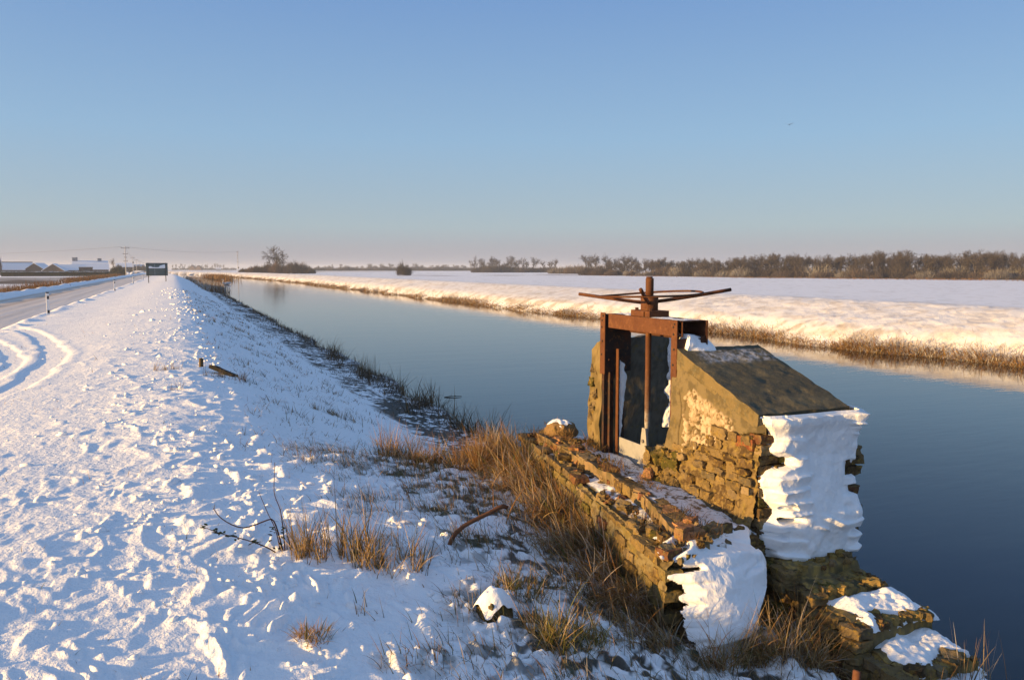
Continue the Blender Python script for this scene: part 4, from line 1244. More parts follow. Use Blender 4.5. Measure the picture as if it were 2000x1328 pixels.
gable_house("barn", hp(34, 350), 12.6, 9, 2.3, 5.35, facing(34), "long low barn with a large snowy roof at the left behind the hedge", "barn", DRK * 1.5, ridge_dark=True, doors=((-3, 2, 1.9), (3, 2, 1.9)))
gable_house("house", hp(-22, 335), 9.5, 9, 3.6, 8.0, facing(-22) + R(-10), "steep snowy roofed house cut off at the picture's left edge", "house", BRW, wins=((2.4, 1.2, 1.1, 1.2), (-2, 1.2, 1.1, 1.2)), chim=((-3, 0, .8, 7.3, 9, .8),))
gable_house("shed", hp(80, 345), 9.5, 6.9, 2.75, 5.05, facing(80) + R(68), "brown gabled shed with dark end wall between barn and low bungalow", "shed", np.array([.10, .08, .07]))
gable_house("bungalow", hp(111, 325), 7, 7.8, 2.0, 4.65, facing(111) + R(78), "low bungalow gable with its left roof edge sunlit behind the hedge", "bungalow", np.array([.16, .12, .09]), wins=((0, .8, 1.2, 1.1),))
gable_house("outbuilding", hp(142, 332), 10.5, 5, 2.3, 4.3, facing(142), "long snowy roofed outbuilding right of the bungalow gable", "outbuilding", DRK, wins=((2, .9, 1, 1),))
gable_house("garage", hp(171, 322), 4.9, 4, 3.05, 3.25, facing(171), "dark flat roofed garage in front of the chimneyed farmhouse", "garage", DRK * .7, DRK, .1, doors=((0, 3, 2.4),))
gable_house("farmhouse", hp(180, 372), 14.4, 8, 4.7, 6.25, facing(180), "big snowy farmhouse with two square chimneys beside the bare tree", "farmhouse", BRW, chim=((-6.2, 0, 2.2, 5.3, 7.75, 1.2), (3.9, 0, 1.7, 5.3, 7.4, 1.2)), chc=np.array([.42, .42, .45]), wins=((-3, 2.4, 1.1, 1.2), (1, 2.4, 1.1, 1.2)))
gable_house("lean_to", hp(193, 350), 9, 6, 2.5, 4.4, facing(193), "low snowy roofed extension in front of the farmhouse", "outbuilding", BRW * .8, wins=((-2, .9, 1, 1),))
gable_house("house", hp(247, 520), 10, 8, 3.8, 6.2, facing(247), "small far house behind the tall power pole", "house", BRW, wins=((-2, 1.2, 1.2, 1.2), (2, 1.2, 1.2, 1.2)))
gable_house("cottage", hp(268, 640), 12, 8, 3.6, 5.8, facing(268) + .4, "far cottage between the roadside power poles", "cottage", BRW * .9)
gable_house("cottage", hp(379, 1150), 9, 9, 2.5, 7.2, facing(379) + R(70), "far brown roofed cottage under the thin poplars, left one of two", "cottage", np.array([.12, .08, .07]), np.array([.16, .11, .10]))
gable_house("cottage", hp(391, 1150), 8, 9, 2.5, 6.9, facing(391) + R(70), "far brown roofed cottage under the thin poplars, right one of two", "cottage", np.array([.12, .08, .07]), np.array([.16, .11, .10]))
gable_house("white_cottage", hp(429, 900), 5, 4, 2.2, 3.4, facing(429), "tiny white cottage on the far bank beyond the bend of the river", "cottage", np.array([.6, .6, .62]), chim=((1, 0, .9, 3, 6.5, .9),), chc=np.array([.6, .6, .6]))

# ------------------------------------------------------------------ trees
def branch_tree(seed, H, spread, nlimb, trunk_h, droop=0., up=.5, dens=1., fork=1, twig=.03, thin=1.0):
    """returns (wood MB, twig MB): trunk and limbs as tubes, twigs as thin ribbons, all to real size"""
    r = random.Random(seed); tb, cb = MB(), MB()
    BK = np.array([.075, .066, .06]); TW = np.array([.068, .058, .052])
    segs = []
    def limb(p, d, L, rad, lev):
        n = 5 if lev < 2 else 3
        pts = [p]; q = np.array(p, float); dd = np.array(d, float)
        for i in range(n):
            dd = dd + np.array([r.gauss(0, .17), r.gauss(0, .17), r.gauss(0, .12) + (up * .10 if lev < 3 else -droop)])
            dd /= np.linalg.norm(dd); q = q + dd * L / n; pts.append(q.copy())
        rads = np.linspace(rad, rad * .45, n + 1)
        c = BK * r.uniform(.8, 1.2)
        if lev <= 1: tube(tb, pts, rads, 6 if lev == 0 else 5, c, caps=False)
        elif lev == 2: tube(cb, pts, rads * 1.0, 3, TW * r.uniform(.8, 1.2), caps=False)
        else:
            segs.append((np.array(pts), max(rad, twig * .5)))
        if lev >= 4: return
        k = [nlimb, 7, 6, int(5 * dens)][lev] if lev < 4 else 0
        for j in range(k):
            t = (r.uniform(.55, 1.0) if lev == 0 and fork == 0 else r.uniform(.3 if lev else trunk_h, 1.0)) if not (lev == 0 and j < 2) else 1.0
            f = t * n; i = min(int(f), n - 1); s = pts[i] + (pts[i + 1] - pts[i]) * (f - i)
            a = r.uniform(0, 2 * math.pi) if lev else 2 * math.pi * j / k + r.uniform(-.5, .5)
            base = (pts[i + 1] - pts[i]); base /= np.linalg.norm(base)
            u = np.cross(base, [.3, .5, .8]); u /= np.linalg.norm(u); w_ = np.cross(base, u)
            op = r.uniform(.35, .95) * spread if lev else r.uniform(.3, .9) * spread
            nd = base * math.cos(op) + (u * math.cos(a) + w_ * math.sin(a)) * math.sin(op)
            limb(s, nd, L * ([.62, .58, .55, .6][lev]) * r.uniform(.75, 1.15), rads[i] * [.62, .6, .5, .5][lev], lev + 1)
    limb((0, 0, -.2), (r.gauss(0, .03), r.gauss(0, .03), 1), H * .52, H * .027 * thin, 0)
    # ribbons
    by = {}
    for p, w_ in segs: by.setdefault(len(p), []).append((p, w_))
    for n, lst in by.items():
        P = np.array([a for a, _ in lst]); W = np.array([b for _, b in lst])
        N = len(P); side = np.random.default_rng(seed).normal(size=(N, 3)); side /= np.linalg.norm(side, axis=1)[:, None]
        tp = np.linspace(1, .45, n)[None, :, None] * W[:, None, None] * .5
        V = np.stack([P - side[:, None] * tp, P + side[:, None] * tp], 2).reshape(-1, 3)
        i0 = (np.arange(N) * n * 2)[:, None] + np.arange(n - 1)[None] * 2
        F_ = np.stack([i0, i0 + 1, i0 + 3, i0 + 2], -1).reshape(-1, 4)
        C_ = np.repeat(TW * np.random.default_rng(seed + 1).uniform(.7, 1.35, (N, 1)), n * 2, 0)
        cb.add(V, F_, None, C_)
    return tb, cb

def recolor(mb, f):
    mb.c = [f(v, c) for v, c in zip(mb.v, mb.c)]

def make_tree(name, seed, loc, H, label, cat, group=None, spread=1., nlimb=7, trunk_h=.35, dens=1., up=.5, twig=.03, thin=1., tint=None, droop=0.):
    o = empty(name, loc, label, cat, group, rnd.uniform(0, 6))
    tb, cb = branch_tree(seed, 10, spread, nlimb, trunk_h, dens=dens, up=up, twig=twig, thin=thin, droop=droop)
    zt = max(v[:, 2].max() for v in cb.v); k = H / zt
    for m in (tb, cb): m.v = [v * k for v in m.v]
    if tint is not None:
        for m in (tb, cb): m.c = [c * tint for c in m.c]
    tb.build("trunk", M_BARK, o); cb.build("crown", M_BARK, o, False)
    return o

def bush_mesh(seed, R_, H, n=900, col=(.11, .085, .06), frost=0., w=.03, L=.8):
    """dome of upward and outward twigs"""
    g_ = np.random.default_rng(seed); b = MB()
    a = g_.uniform(0, 2 * np.pi, n); q = np.sqrt(g_.random(n)) * R_
    hz_ = H * np.sqrt(np.clip(1 - (q / R_) ** 2, 0, 1)) * (.8 + .4 * noise2(np.cos(a) * 2 + seed, np.sin(a) * 2, seed))
    z0 = g_.random(n) ** .8 * hz_ * .75
    base = np.stack([q * np.cos(a), q * np.sin(a), z0 - .1], -1)
    ln = L * g_.uniform(.5, 1.2, n) * H * .5
    c = np.asarray(col) * g_.uniform(.6, 1.4, (n, 1))
    ct = mixc(c, np.tile(SNOWC * .9, (n, 1)), np.clip(g_.random(n) * frost * 2, 0, 1)) if frost else c
    blades(b, base, a + g_.normal(0, .7, n), g_.uniform(0, .9, n) * (q / R_ + .2), ln, np.full(n, w), g_.normal(.1, .4, n), c, ct, 3, g_.uniform(0, np.pi, n))
    return b

TB = []
for k in range(7):
    o = make_tree("bare_tree", 300 + k, (0, 0, 0), 9.0, "x", "tree", None, spread=[.8, .95, .7, .85, 1.0, .75, .9][k], nlimb=[8, 9, 7, 8, 9, 8, 7][k], trunk_h=[.3, .22, .35, .25, .3, .2, .3][k], dens=1.7, up=.55, twig=.085, thin=.9)
    TB.append(o)
used = [False] * len(TB)
def place_tree(k, loc, H, label, group, wsc=1.):
    rz_ = rnd.uniform(0, 6.28); s = H / 9.0
    if not used[k]:
        used[k] = True; o = TB[k]; o.location = loc; o.rotation_euler = (0, 0, rz_); o.scale = (s * wsc, s * wsc, s); o["label"] = label; o["group"] = group
        return o
    return dup(TB[k], loc, rz_, (s * wsc, s * wsc, s), label, group)

# the dense wood across the washland
WL = "bare brown tree in the dense wood beyond the snowy washland"
WG = "trees of the wood beyond the washland"
WOOD = [(1150, 330, 38), (1200, 318, 45), (1260, 300, 40), (1330, 283, 42), (1420, 262, 46), (1520, 246, 50), (1640, 232, 52), (1760, 222, 55), (1880, 212, 55), (2000, 200, 58), (2120, 190, 62), (2300, 180, 66)]
wx_ = [a[0] for a in WOOD]; wd_ = [a[1] for a in WOOD]; wh_ = [a[2] for a in WOOD]
x = 1180.; i = 0
while x < 2260:
    for row in range(5):
        xx_ = x + rnd.uniform(-9, 9) + row * 7
        dist = np.interp(xx_, wx_, wd_) + row * 7 + rnd.uniform(-2.5, 2.5)
        top = np.interp(xx_, wx_, wh_) * rnd.uniform(.84, 1.08) * (1 + .05 * math.sin(xx_ * .03))
        if xx_ < 1250: top *= rnd.uniform(.75, 1.05)
        H = 2.9 + (top - 24) / FPX * dist + .0
        if H < 3: continue
        p = view_pt(xx_, dist, .38)
        place_tree(rnd.randrange(len(TB)), p, H * rnd.uniform(.97, 1.05), WL, WG, rnd.uniform(.75, 1.05))
        i += 1
    x += 3.9 / np.interp(x, wx_, wd_) * FPX * .72
print("wood trees", i)
# frosted scrub at the foot of the wood: bushes
BU = []
for k in range(5):
    o = empty("bush", (0, 0, 0), "x", "bush")
    bush_mesh(400 + k, 2.2, 2.6, 1500, [(.06, .05, .046), (.08, .06, .05), (.055, .048, .046), (.095, .08, .072), (.08, .07, .066)][k], [.0, .05, 0, .28, .18][k], .05, .9).build("twigs", M_BARK, o, False)
    b = MB()
    for j in range(5):
        a = j * 1.3 + k; tube(b, [(0, 0, -.2), (.3 * math.cos(a), .3 * math.sin(a), .7), (.8 * math.cos(a), .8 * math.sin(a), 1.6)], [.06, .045, .02], 5, (.1, .08, .06))
    b.build("stem", M_BARK, o)
    BU.append(o)
bused = [False] * 5
def place_bush(k, loc, sc, label, group):
    rz_ = rnd.uniform(0, 6.28)
    if not bused[k]:
        bused[k] = True; o = BU[k]; o.location = loc; o.rotation_euler = (0, 0, rz_); o.scale = sc; o["label"] = label; o["group"] = group; return o
    return dup(BU[k], loc, rz_, sc, label, group)
for i in range(96):
    xx_ = 1140 + i * 12 + rnd.uniform(-8, 8); k = rnd.choice([0, 0, 1, 1, 2, 2, 3, 4])
    dist = np.interp(xx_, wx_, wd_) - rnd.uniform(1, 6)
    s = rnd.uniform(.7, 1.9)
    place_bush(k, view_pt(xx_, dist + 6 * (s > 1.3), .35), (s * rnd.uniform(1, 1.4), s * 1.1, s * rnd.uniform(.7, 1.1)),
               "frosted pale bush at the foot of the dense wood" if k >= 3 else "brown leafless bush at the foot of the dense wood", "bushes at the foot of the wood" if k < 3 else "frosted bushes at the foot of the wood")

# clump left of the wood, and the far tree lines
def row_of(x0, x1, step, dist, h0, h1, label, group, jd=12, wsc=(.9, 1.2), base=.38):
    x = x0
    while x < x1:
        d = dist + rnd.uniform(-jd, jd); H = rnd.uniform(h0, h1)
        place_tree(rnd.randrange(len(TB)), view_pt(x + rnd.uniform(-.3, .3) * step, d, base), H, label, group, rnd.uniform(*wsc))
        x += step
def bush_row(x0, x1, step, dist, h0, h1, label, group, kk=(0, 1, 2), base=.3):
    x = x0
    while x < x1:
        H = rnd.uniform(h0, h1); s = H / 2.6
        place_bush(rnd.choice(kk), view_pt(x, dist + rnd.uniform(-8, 8), base), (s * 1.5, s * 1.3, s), label, group); x += step
row_of(932, 1040, 7.5, 560, 7.5, 12.5, "bare tree of the grove in the middle distance left of the gate", "trees of the middle grove")
row_of(1062, 1096, 12, 600, 8.5, 11, "rounded bare tree between the middle grove and the wood", "pair of trees right of the middle grove")
bush_row(935, 1090, 12, 540, 4, 6, "dark scrub bush under the middle grove", "bushes under the middle grove", (0, 2))
bush_row(1090, 1185, 11, 420, 3.2, 5.2, "pale low bush in front of the left end of the wood", "low bushes left of the wood", (1, 3, 4))
row_of(1140, 1256, 13, 380, 7.5, 10.5, "bare tree at the thin left end of the wood", "trees at the left end of the wood", wsc=(.8, 1.0))
row_of(626, 915, 9, 900, 4.5, 9.0, "small hazy bare tree of the far tree line behind the lone bush", "trees of the far tree line", 60, (1.0, 1.5))
bush_row(622, 930, 13, 880, 4, 6.5, "hazy scrub of the far tree line", "scrub of the far tree line", (0, 1, 2))
row_of(341, 446, 6.2, 1300, 9, 12, "thin hazy poplar in the far row beyond the river's bend", "far poplars", 30, (.55, .75))
bush_row(345, 470, 14, 1250, 4, 6, "far hazy hedge bush below the poplars", "far bushes below the poplars", (0, 2))
bush_row(246, 290, 9, 600, 4, 7, "dark bush among the far houses by the road", "bushes by the far houses", (0, 1))

# the big bare tree across the river and its thicket
BTX = view_pt(541, 430, .6)
bigt = make_tree("big_bare_tree", 515, BTX, 13.0, "big round bare tree above the dark thicket across the river", "tree", None, spread=.95, nlimb=12, trunk_h=.25, dens=1.2, up=.35, twig=.12, thin=1.1, tint=.8)
bigt.scale = (1.4, 1.4, 1.22); bigt.rotation_euler = (0, 0, 0)
TKL = {478: "low brown bush at the left end of the thicket", 492: "low brown bush second from the thicket's left end", 507: "brown bush left of the big bare tree", 524: "dark dense bush at the left foot of the big bare tree", 541: "dark dense bush in front of the big bare tree's trunk", 556: "dark bush at the right foot of the big bare tree", 572: "tall rounded russet bush right of the big bare tree", 588: "rounded dark bush near the thicket's right end", 604: "sloping dark bush at the right end of the thicket"}
for i, (xx_, hh, ww_) in enumerate(((478, 3.0, 2.8), (492, 4.0, 2.8), (507, 5.0, 3.4), (524, 6.2, 3.6), (541, 6.8, 3.6), (556, 5.2, 3.0), (572, 8.0, 4.6), (588, 7.0, 4.6), (604, 4.4, 3.6))):
    o = empty("thicket_bush", view_pt(xx_, 424 + rnd.uniform(-4, 4), .45), TKL[xx_], "bush", "thicket round the big bare tree")
    bush_mesh(520 + i, ww_, hh, 2600, [(.075, .055, .042), (.12, .08, .055), (.07, .055, .045)][i % 3], 0, .09, .7).build("twigs", M_BARK, o, False)
    b = MB()
    for j in range(4):
        a = j * 1.6 + i; tube(b, [(0, 0, -.3), (.5 * math.cos(a), .5 * math.sin(a), hh * .3), (1.1 * math.cos(a), 1.1 * math.sin(a), hh * .65)], [.1, .08, .03], 5, (.08, .06, .05))
    b.build("stem", M_BARK, o)
# lone bush on the washland
o = empty("lone_bush", view_pt(790, 310, .4), "lone dark leafless bush on the snowy washland", "bush")
bush_mesh(540, 2.6, 6.2, 1700, (.06, .05, .042), 0, .06, .8).build("twigs", M_BARK, o, False)
b = MB()
for j in range(6):
    a = j * 1.05; tube(b, [(0, 0, -.3), (.4 * math.cos(a), .4 * math.sin(a), 1.4), (1.0 * math.cos(a), 1.0 * math.sin(a), 3.2)], [.09, .07, .02], 5, (.06, .05, .04))
b.build("stem", M_BARK, o)
# tree beside the farm
make_tree("roundtopped_tree", 561, view_pt(222, 305, .4), 7.0, "round frosty bare tree at the right end of the farm", "tree", None, spread=1.0, nlimb=11, trunk_h=.15, dens=1.3, up=.5, twig=.05, tint=1.7)
o = empty("dark_conifer", view_pt(232, 300, .35), "dark evergreen mound leaning on the frosty tree by the farm", "bush")
bush_mesh(563, 2.6, 5.2, 3200, (.035, .04, .03), 0, .09, .5).build("foliage", M_GRASS, o, False)
b = MB(); tube(b, [(0, 0, -.3), (0, 0, 2.5)], [.15, .08], 6, (.06, .05, .04)); b.build("stem", M_BARK, o)

# hedge in front of the farm
hd = empty("garden_hedge", view_pt(130, 296, .35), "long clipped dark hedge in front of the farm", "hedge", None, facing(130))
b = MB(); n = 9000; g_ = np.random.default_rng(570)
hx_ = g_.uniform(-20, 20.5, n); hy_ = g_.uniform(-.7, .7, n); hh_ = g_.uniform(0, 1.55, n)
blades(b, np.stack([hx_, hy_, hh_], -1), g_.uniform(0, 6.28, n), g_.uniform(.2, 1.4, n), g_.uniform(.2, .4, n), np.full(n, .13), g_.normal(0, .3, n), np.array([.035, .042, .022]) * g_.uniform(.5, 1.5, (n, 1)), np.array([.045, .05, .03]) * g_.uniform(.5, 1.5, (n, 1)), 2)
hexa(b, [(-20, -.6, -.3), (20.5, -.6, -.3), (20.5, .6, -.3), (-20, .6, -.3), (-20, -.55, 1.6), (20.5, -.55, 1.6), (20.5, .55, 1.6), (-20, .55, 1.6)], (80, 4, 6), .15, 1.3, 571, np.array([.03, .035, .02]))
b.build("foliage", M_GRASS, hd, False)
b = MB(); hexa(b, [(-19.9, -.4, 1.55), (20.3, -.4, 1.55), (20.3, .5, 1.55), (-19.9, .5, 1.55), (-19.9, -.3, 1.72), (20.3, -.3, 1.72), (20.3, .4, 1.72), (-19.9, .4, 1.72)], (120, 4, 2), .1, 1.1, 572, SNOWC * .8)
b.build("snow_dusting", M_SNOW, hd)

# ------------------------------------------------------------------ grasses
STRAW = np.array([.34, .205, .08]); RUSSET = np.array([.27, .135, .046]); PALE = np.array([.42, .30, .15]); GREEN = np.array([.13, .125, .032]); DEAD = np.array([.12, .085, .05])
FROST = np.array([.62, .60, .58])
def pick(n, cols, wts):
    c = np.array(cols)[rng.choice(len(cols), n, p=np.array(wts) / sum(wts))]
    return c * rng.uniform(.65, 1.25, (n, 1))
def gz(x, y): return ground_h(x, y)

def tuft(name, cx, cy, rx, ry, n, L, label, cat="grass tuft", cols=(STRAW, RUSSET, PALE, GREEN), wts=(4, 3, 2, 1), lean=.35, curl=.7, wind=None, frost=.1, width=.0045, group=None, seed=0, zabs=None):
    z0 = float(ground_smooth(np.array([cx]), np.array([cy]))[0]) if zabs is None else zabs
    o = empty(name, (cx, cy, z0), label, cat, group)
    a = rng.uniform(0, 2 * np.pi, n); q = np.sqrt(rng.random(n))
    x = cx + rx * q * np.cos(a); y = cy + ry * q * np.sin(a)
    K = max(5, n // 28); kk = rng.integers(0, K, n); sc_ = rng.uniform(.45, 1.1, K)[kk]; dk = rng.uniform(0, 6.28, K)[kk]
    x = np.where(rng.random(n) < .8, x[kk] + rng.normal(0, .018, n), x); y = np.where(rng.random(n) < .8, y[kk] + rng.normal(0, .018, n), y)
    z = gz(x, y) - .015 if zabs is None else np.full(n, zabs)
    ang = a + rng.normal(0, 1.5, n)
    if wind is not None: ang = wind + rng.normal(0, .75, n)
    ang = np.where(rng.random(n) < .6, dk + rng.normal(0, .7, n), ang)
    ln = L * rng.uniform(.3, 1.15, n) * sc_
    cb = pick(n, cols, wts); ct = mixc(cb * 1.1, np.tile(FROST, (n, 1)), np.where(rng.random(n) < frost, .7, 0.))
    b = MB()
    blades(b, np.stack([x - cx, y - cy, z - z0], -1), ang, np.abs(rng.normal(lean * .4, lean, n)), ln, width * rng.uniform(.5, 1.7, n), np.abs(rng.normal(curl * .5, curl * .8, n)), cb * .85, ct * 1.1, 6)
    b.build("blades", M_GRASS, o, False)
    return o

# clumps one can tell apart
def tp(x, y): return at_px(x, y)[:2]
def tuft_px(name, x, y, wpx, hpx, n, Lpx, label, **k):
    X, Y = tp(x, y); D = math.hypot(X, Y)
    return tuft(name, X, Y, wpx / FPX * D / 2, hpx / FPX * D / 2, n, Lpx / FPX * D, label, **k)
tuft_px("grass_tuft", 650, 1085, 190, 110, 420, 125, "tall upright straw grass between the bramble stems and the bent pipe", lean=.28, curl=.45, cols=(STRAW, PALE, DEAD, GREEN), frost=.05)
tuft_px("grass_tuft", 775, 1110, 150, 100, 300, 105, "straw grass thinning out just left of the bent pipe's lower end", lean=.32, curl=.6, cols=(STRAW, PALE, DEAD, GREEN), frost=.08)
tuft_px("grass_tuft", 775, 895, 90, 60, 420, 85, "russet grass clump on the brow above the marshy edge, left one", lean=.3, curl=.5, wts=(4, 4, 2, 1))
tuft_px("grass_tuft", 860, 905, 120, 50, 520, 75, "low russet grass clump in the middle of the brow above the river", lean=.4, curl=.7, wts=(3, 4, 1, 1))
tuft_px("grass_tuft", 940, 915, 120, 70, 900, 95, "tall orange brown grass clump against the water left of the brick wall", lean=.3, curl=.5, wts=(3, 5, 2, 0.5))
tuft_px("grass_tuft", 610, 1250, 60, 80, 260, 60, "small brown grass tuft showing through snow below the bramble", lean=.5, curl=.9)
tuft_px("grass_tuft", 1010, 1165, 110, 90, 420, 75, "green and straw grass tuft beside the snow capped stone", lean=.5, curl=.9, cols=(STRAW, GREEN, GREEN * 1.4, PALE))
tuft_px("grass_tuft", 1110, 1260, 150, 150, 900, 110, "big drooping green and yellow grass tuft left of the wall's near corner", lean=.55, curl=1.0, cols=(STRAW, GREEN, GREEN * 1.5, PALE), wts=(3, 4, 3, 2), wind=math.pi * .95)
tuft_px("grass_tuft", 1430, 1290, 160, 90, 900, 130, "tangled straw grass in front of the gap between the two walls", lean=.6, curl=.9, cols=(STRAW, GREEN, PALE, RUSSET), wts=(5, 1.5, 3, 2))
tuft_px("grass_tuft", 1560, 1300, 160, 90, 900, 130, "tangled straw grass at the foot of the stepped wall", lean=.6, curl=.9, cols=(STRAW, GREEN, PALE, RUSSET), wts=(5, 1.2, 3, 3))
tuft_px("grass_tuft", 330, 720, 50, 20, 120, 24, "small frosted grass tuft left of the wooden peg", lean=.5, curl=.8, frost=.6)
tuft_px("grass_tuft", 450, 640, 90, 22, 260, 15, "brown grass patch on the shaded bank beyond the plank", lean=.5, curl=.6)
tuft_px("grass_tuft", 505, 690, 70, 24, 120, 16, "sparse brown grass lower on the shaded bank beyond the plank", lean=.5, curl=.6)
tuft_px("grass_tuft", 480, 745, 60, 30, 110, 26, "dark thin grass stems below the plank", cat="grass tuft", lean=.5, curl=.4, cols=(DEAD, DEAD * .6), wts=(1, 1))
tuft_px("grass_tuft", 343, 760, 26, 10, 24, 24, "few dark stems in the lit snow left below the peg", lean=.4, curl=.2, cols=(DEAD, STRAW), wts=(1, 1))
tuft_px("grass_tuft", 660, 815, 110, 40, 300, 26, "thin grass patch showing through the shaded slope", lean=.6, curl=.6, cols=(DEAD, STRAW, GREEN), wts=(2, 2, 1))
tuft_px("grass_tuft", 420, 735, 40, 14, 90, 26, "dark grass hanging at the plank's foot", lean=.5, curl=.8, cols=(DEAD, GREEN * .8), wts=(2, 1))

tuft("grass_tuft", 4.50, 3.25, .16, .22, 60, .42, "few tall thin stems on the stepped wall's lowest ledge against the dark water", lean=.3, curl=.25, zabs=.66, cols=(STRAW, PALE, DEAD), wts=(2, 2, 1), width=.004)
tuft("grass_tuft", 4.05, 3.05, .25, .3, 160, .30, "short dry grass growing on the stepped wall's lower left edge", lean=.5, curl=.6, zabs=.62)
# long dead grass hanging along the foot of the low wall (uncountable)
b = MB(); n = 9500
s = rng.uniform(-.15, Lw + .5, n); s = s + .10 * np.sin(s * 9.) + .05 * np.sin(s * 23.); off = np.abs(rng.normal(0, .20, n)) + .0
base = B0 + dirw * s[:, None] + nrmw * (off - .02)[:, None]
off2 = .25 * (rng.random(n) < .25) * rng.random(n); base += nrmw * off2[:, None]
z = gz(base[:, 0], base[:, 1]) - .02
wa = math.atan2(nrmw[1], nrmw[0]) + rng.normal(0, 1.0, n) + .7 * np.sin(s * 5.)
cb = pick(n, (RUSSET, STRAW, PALE, GREEN, DEAD), (4, 4, 3, 1.5, 1.5)); ct = mixc(cb * 1.1, np.tile(FROST, (n, 1)), np.where(rng.random(n) < .2, .7, 0))
blades(b, np.stack([base[:, 0], base[:, 1], z], -1), wa, np.abs(rng.normal(.25, .4, n)), .40 * rng.uniform(.25, 1.15, n) * np.interp(s, [0, Lw], [.8, 1.15]), (.0068 * rng.uniform(.5, 1.7, n)), np.abs(rng.normal(1.6, .9, n)), cb * 1.0, ct, 7)
tag(b.build("wall_foot_grass", M_GRASS, None, False), "long dead brown grass drooping along the foot of the low brick wall", "grass", None, "stuff")
# grass and moss tips on the wall's broken top
b = MB(); n = 4600
s = rng.uniform(.1, Lw, n); q = rng.uniform(.08, .5, n)
keep = fbm2(s * 2.2, q * 6, 2, 580) > -.05
s, q = s[keep], q[keep]; n = len(s)
base = B0 + dirw * s[:, None] - nrmw * q[:, None]
cb = pick(n, (RUSSET, STRAW, DEAD, MOSS), (3, 3, 2, 1.5))
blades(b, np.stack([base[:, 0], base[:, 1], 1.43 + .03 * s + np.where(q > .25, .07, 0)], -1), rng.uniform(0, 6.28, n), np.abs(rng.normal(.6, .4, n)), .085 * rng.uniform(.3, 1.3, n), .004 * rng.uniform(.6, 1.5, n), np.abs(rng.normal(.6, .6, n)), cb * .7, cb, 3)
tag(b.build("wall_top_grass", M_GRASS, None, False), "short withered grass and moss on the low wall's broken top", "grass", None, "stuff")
# undergrowth in front of the walls, where the snow lies thin
b = MB(); n = 60000
x = rng.uniform(.9, 3.75, n); y = rng.uniform(2.4, 8.6, n)
f1 = fbm2(x * 3.1, y * 3.1, 3, 50)
dens = sstep(.9, 2.3, x + .6 * f1 + .35 * (y < 4)) * (.25 + .75 * sstep(-.15, .35, f1))
keep = rng.random(n) < dens * .8
x, y = x[keep], y[keep]; n = len(x)
cb = pick(n, (STRAW, GREEN, DEAD, RUSSET, PALE), (3, 3, 2, 2, 1)); ct = mixc(cb, np.tile(FROST, (n, 1)), np.where(rng.random(n) < .3, .8, 0))
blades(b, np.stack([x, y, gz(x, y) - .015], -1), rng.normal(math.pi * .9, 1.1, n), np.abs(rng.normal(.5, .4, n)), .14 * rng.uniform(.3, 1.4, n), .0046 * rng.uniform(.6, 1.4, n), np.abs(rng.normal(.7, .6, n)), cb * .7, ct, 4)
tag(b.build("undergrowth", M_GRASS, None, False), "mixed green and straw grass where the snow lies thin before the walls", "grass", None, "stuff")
# grass tips poking through the snow of the bank
b = MB(); n = 15000
rr_ = 2.8 * (60 / 2.8) ** rng.random(n); tt = np.radians(rng.uniform(-14, 58, n))
x, y = rr_ * np.sin(tt), rr_ * np.cos(tt)
f1 = fbm2(x * 1.6, y * 1.6, 3, 590)
keep = (x < 3.9) & (x > -5.2) & (rng.random(n) < (.10 + 1.3 * sstep(.05, .45, f1)) * np.where((x > 1.0) & (y > 8.5), 1.5, .6))
x, y, rr_ = x[keep], y[keep], rr_[keep]; n = len(x)
cb = pick(n, (STRAW, DEAD, RUSSET, GREEN), (4, 4, 2, 1)); ct = mixc(cb, np.tile(FROST, (n, 1)), np.where(rng.random(n) < .35, .8, 0))
blades(b, np.stack([x, y, gz(x, y) - .012], -1), rng.uniform(0, 6.28, n), np.abs(rng.normal(.3, .35, n)), np.where(rng.random(n) < .08, .16, .06) * rng.uniform(.4, 1.3, n), (.0026 + .0004 * rr_) * rng.uniform(.6, 1.3, n), np.abs(rng.normal(.3, .5, n)), cb * .8, ct, 3)
tag(b.build("grass_tips", M_GRASS, None, False), "sparse dead grass tips poking through the snow of the bank", "grass", None, "stuff")
# little tufts on the shaded slope, and snow caught on tussocks along the brow (uncountable)
b = MB(); K = 420
yk = 7.5 * (70 / 7.5) ** rng.random(K); xk = rng.uniform(.6, 4.0, K); mk = rng.integers(5, 22, K)
kk = np.repeat(np.arange(K), mk); n = len(kk); far_ = np.hypot(xk, yk)[kk]
x = xk[kk] + rng.normal(0, .07, n); y = yk[kk] + rng.normal(0, .16, n)
cb = pick(n, (STRAW * .7, DEAD, GREEN * .6, RUSSET * .7), (3, 4, 2, 2)); ct = mixc(cb, np.tile(FROST, (n, 1)), np.where(rng.random(n) < .4, .8, 0))
blades(b, np.stack([x, y, gz(x, y) - .015], -1), rng.uniform(0, 6.28, n), np.abs(rng.normal(.7, .45, n)), rng.uniform(.05, .17, n), (.003 + .0004 * far_) * rng.uniform(.6, 1.4, n), np.abs(rng.normal(.5, .6, n)), cb, ct, 3)
tag(b.build("slope_grass", M_GRASS, None, False), "small frosted dead grass tufts on the shaded slope to the river", "grass", None, "stuff")
import bmesh
_bm = bmesh.new(); bmesh.ops.create_icosphere(_bm, subdivisions=2, radius=1.0)
IV = np.array([v.co[:] for v in _bm.verts]); IF = np.array([[v.index for v in f_.verts] for f_ in _bm.faces]); _bm.free()
b = MB(); K = 3600
yk = 3.0 * (75 / 3.0) ** rng.random(K); xk = rng.normal(.55, .95, K)
f1 = fbm2(xk * 1.3, yk * .6, 3, 650); keep = (rng.random(K) < .12 + 1.5 * sstep(.0, .4, f1)) & (xk > -3.2) & (xk < 3.2)
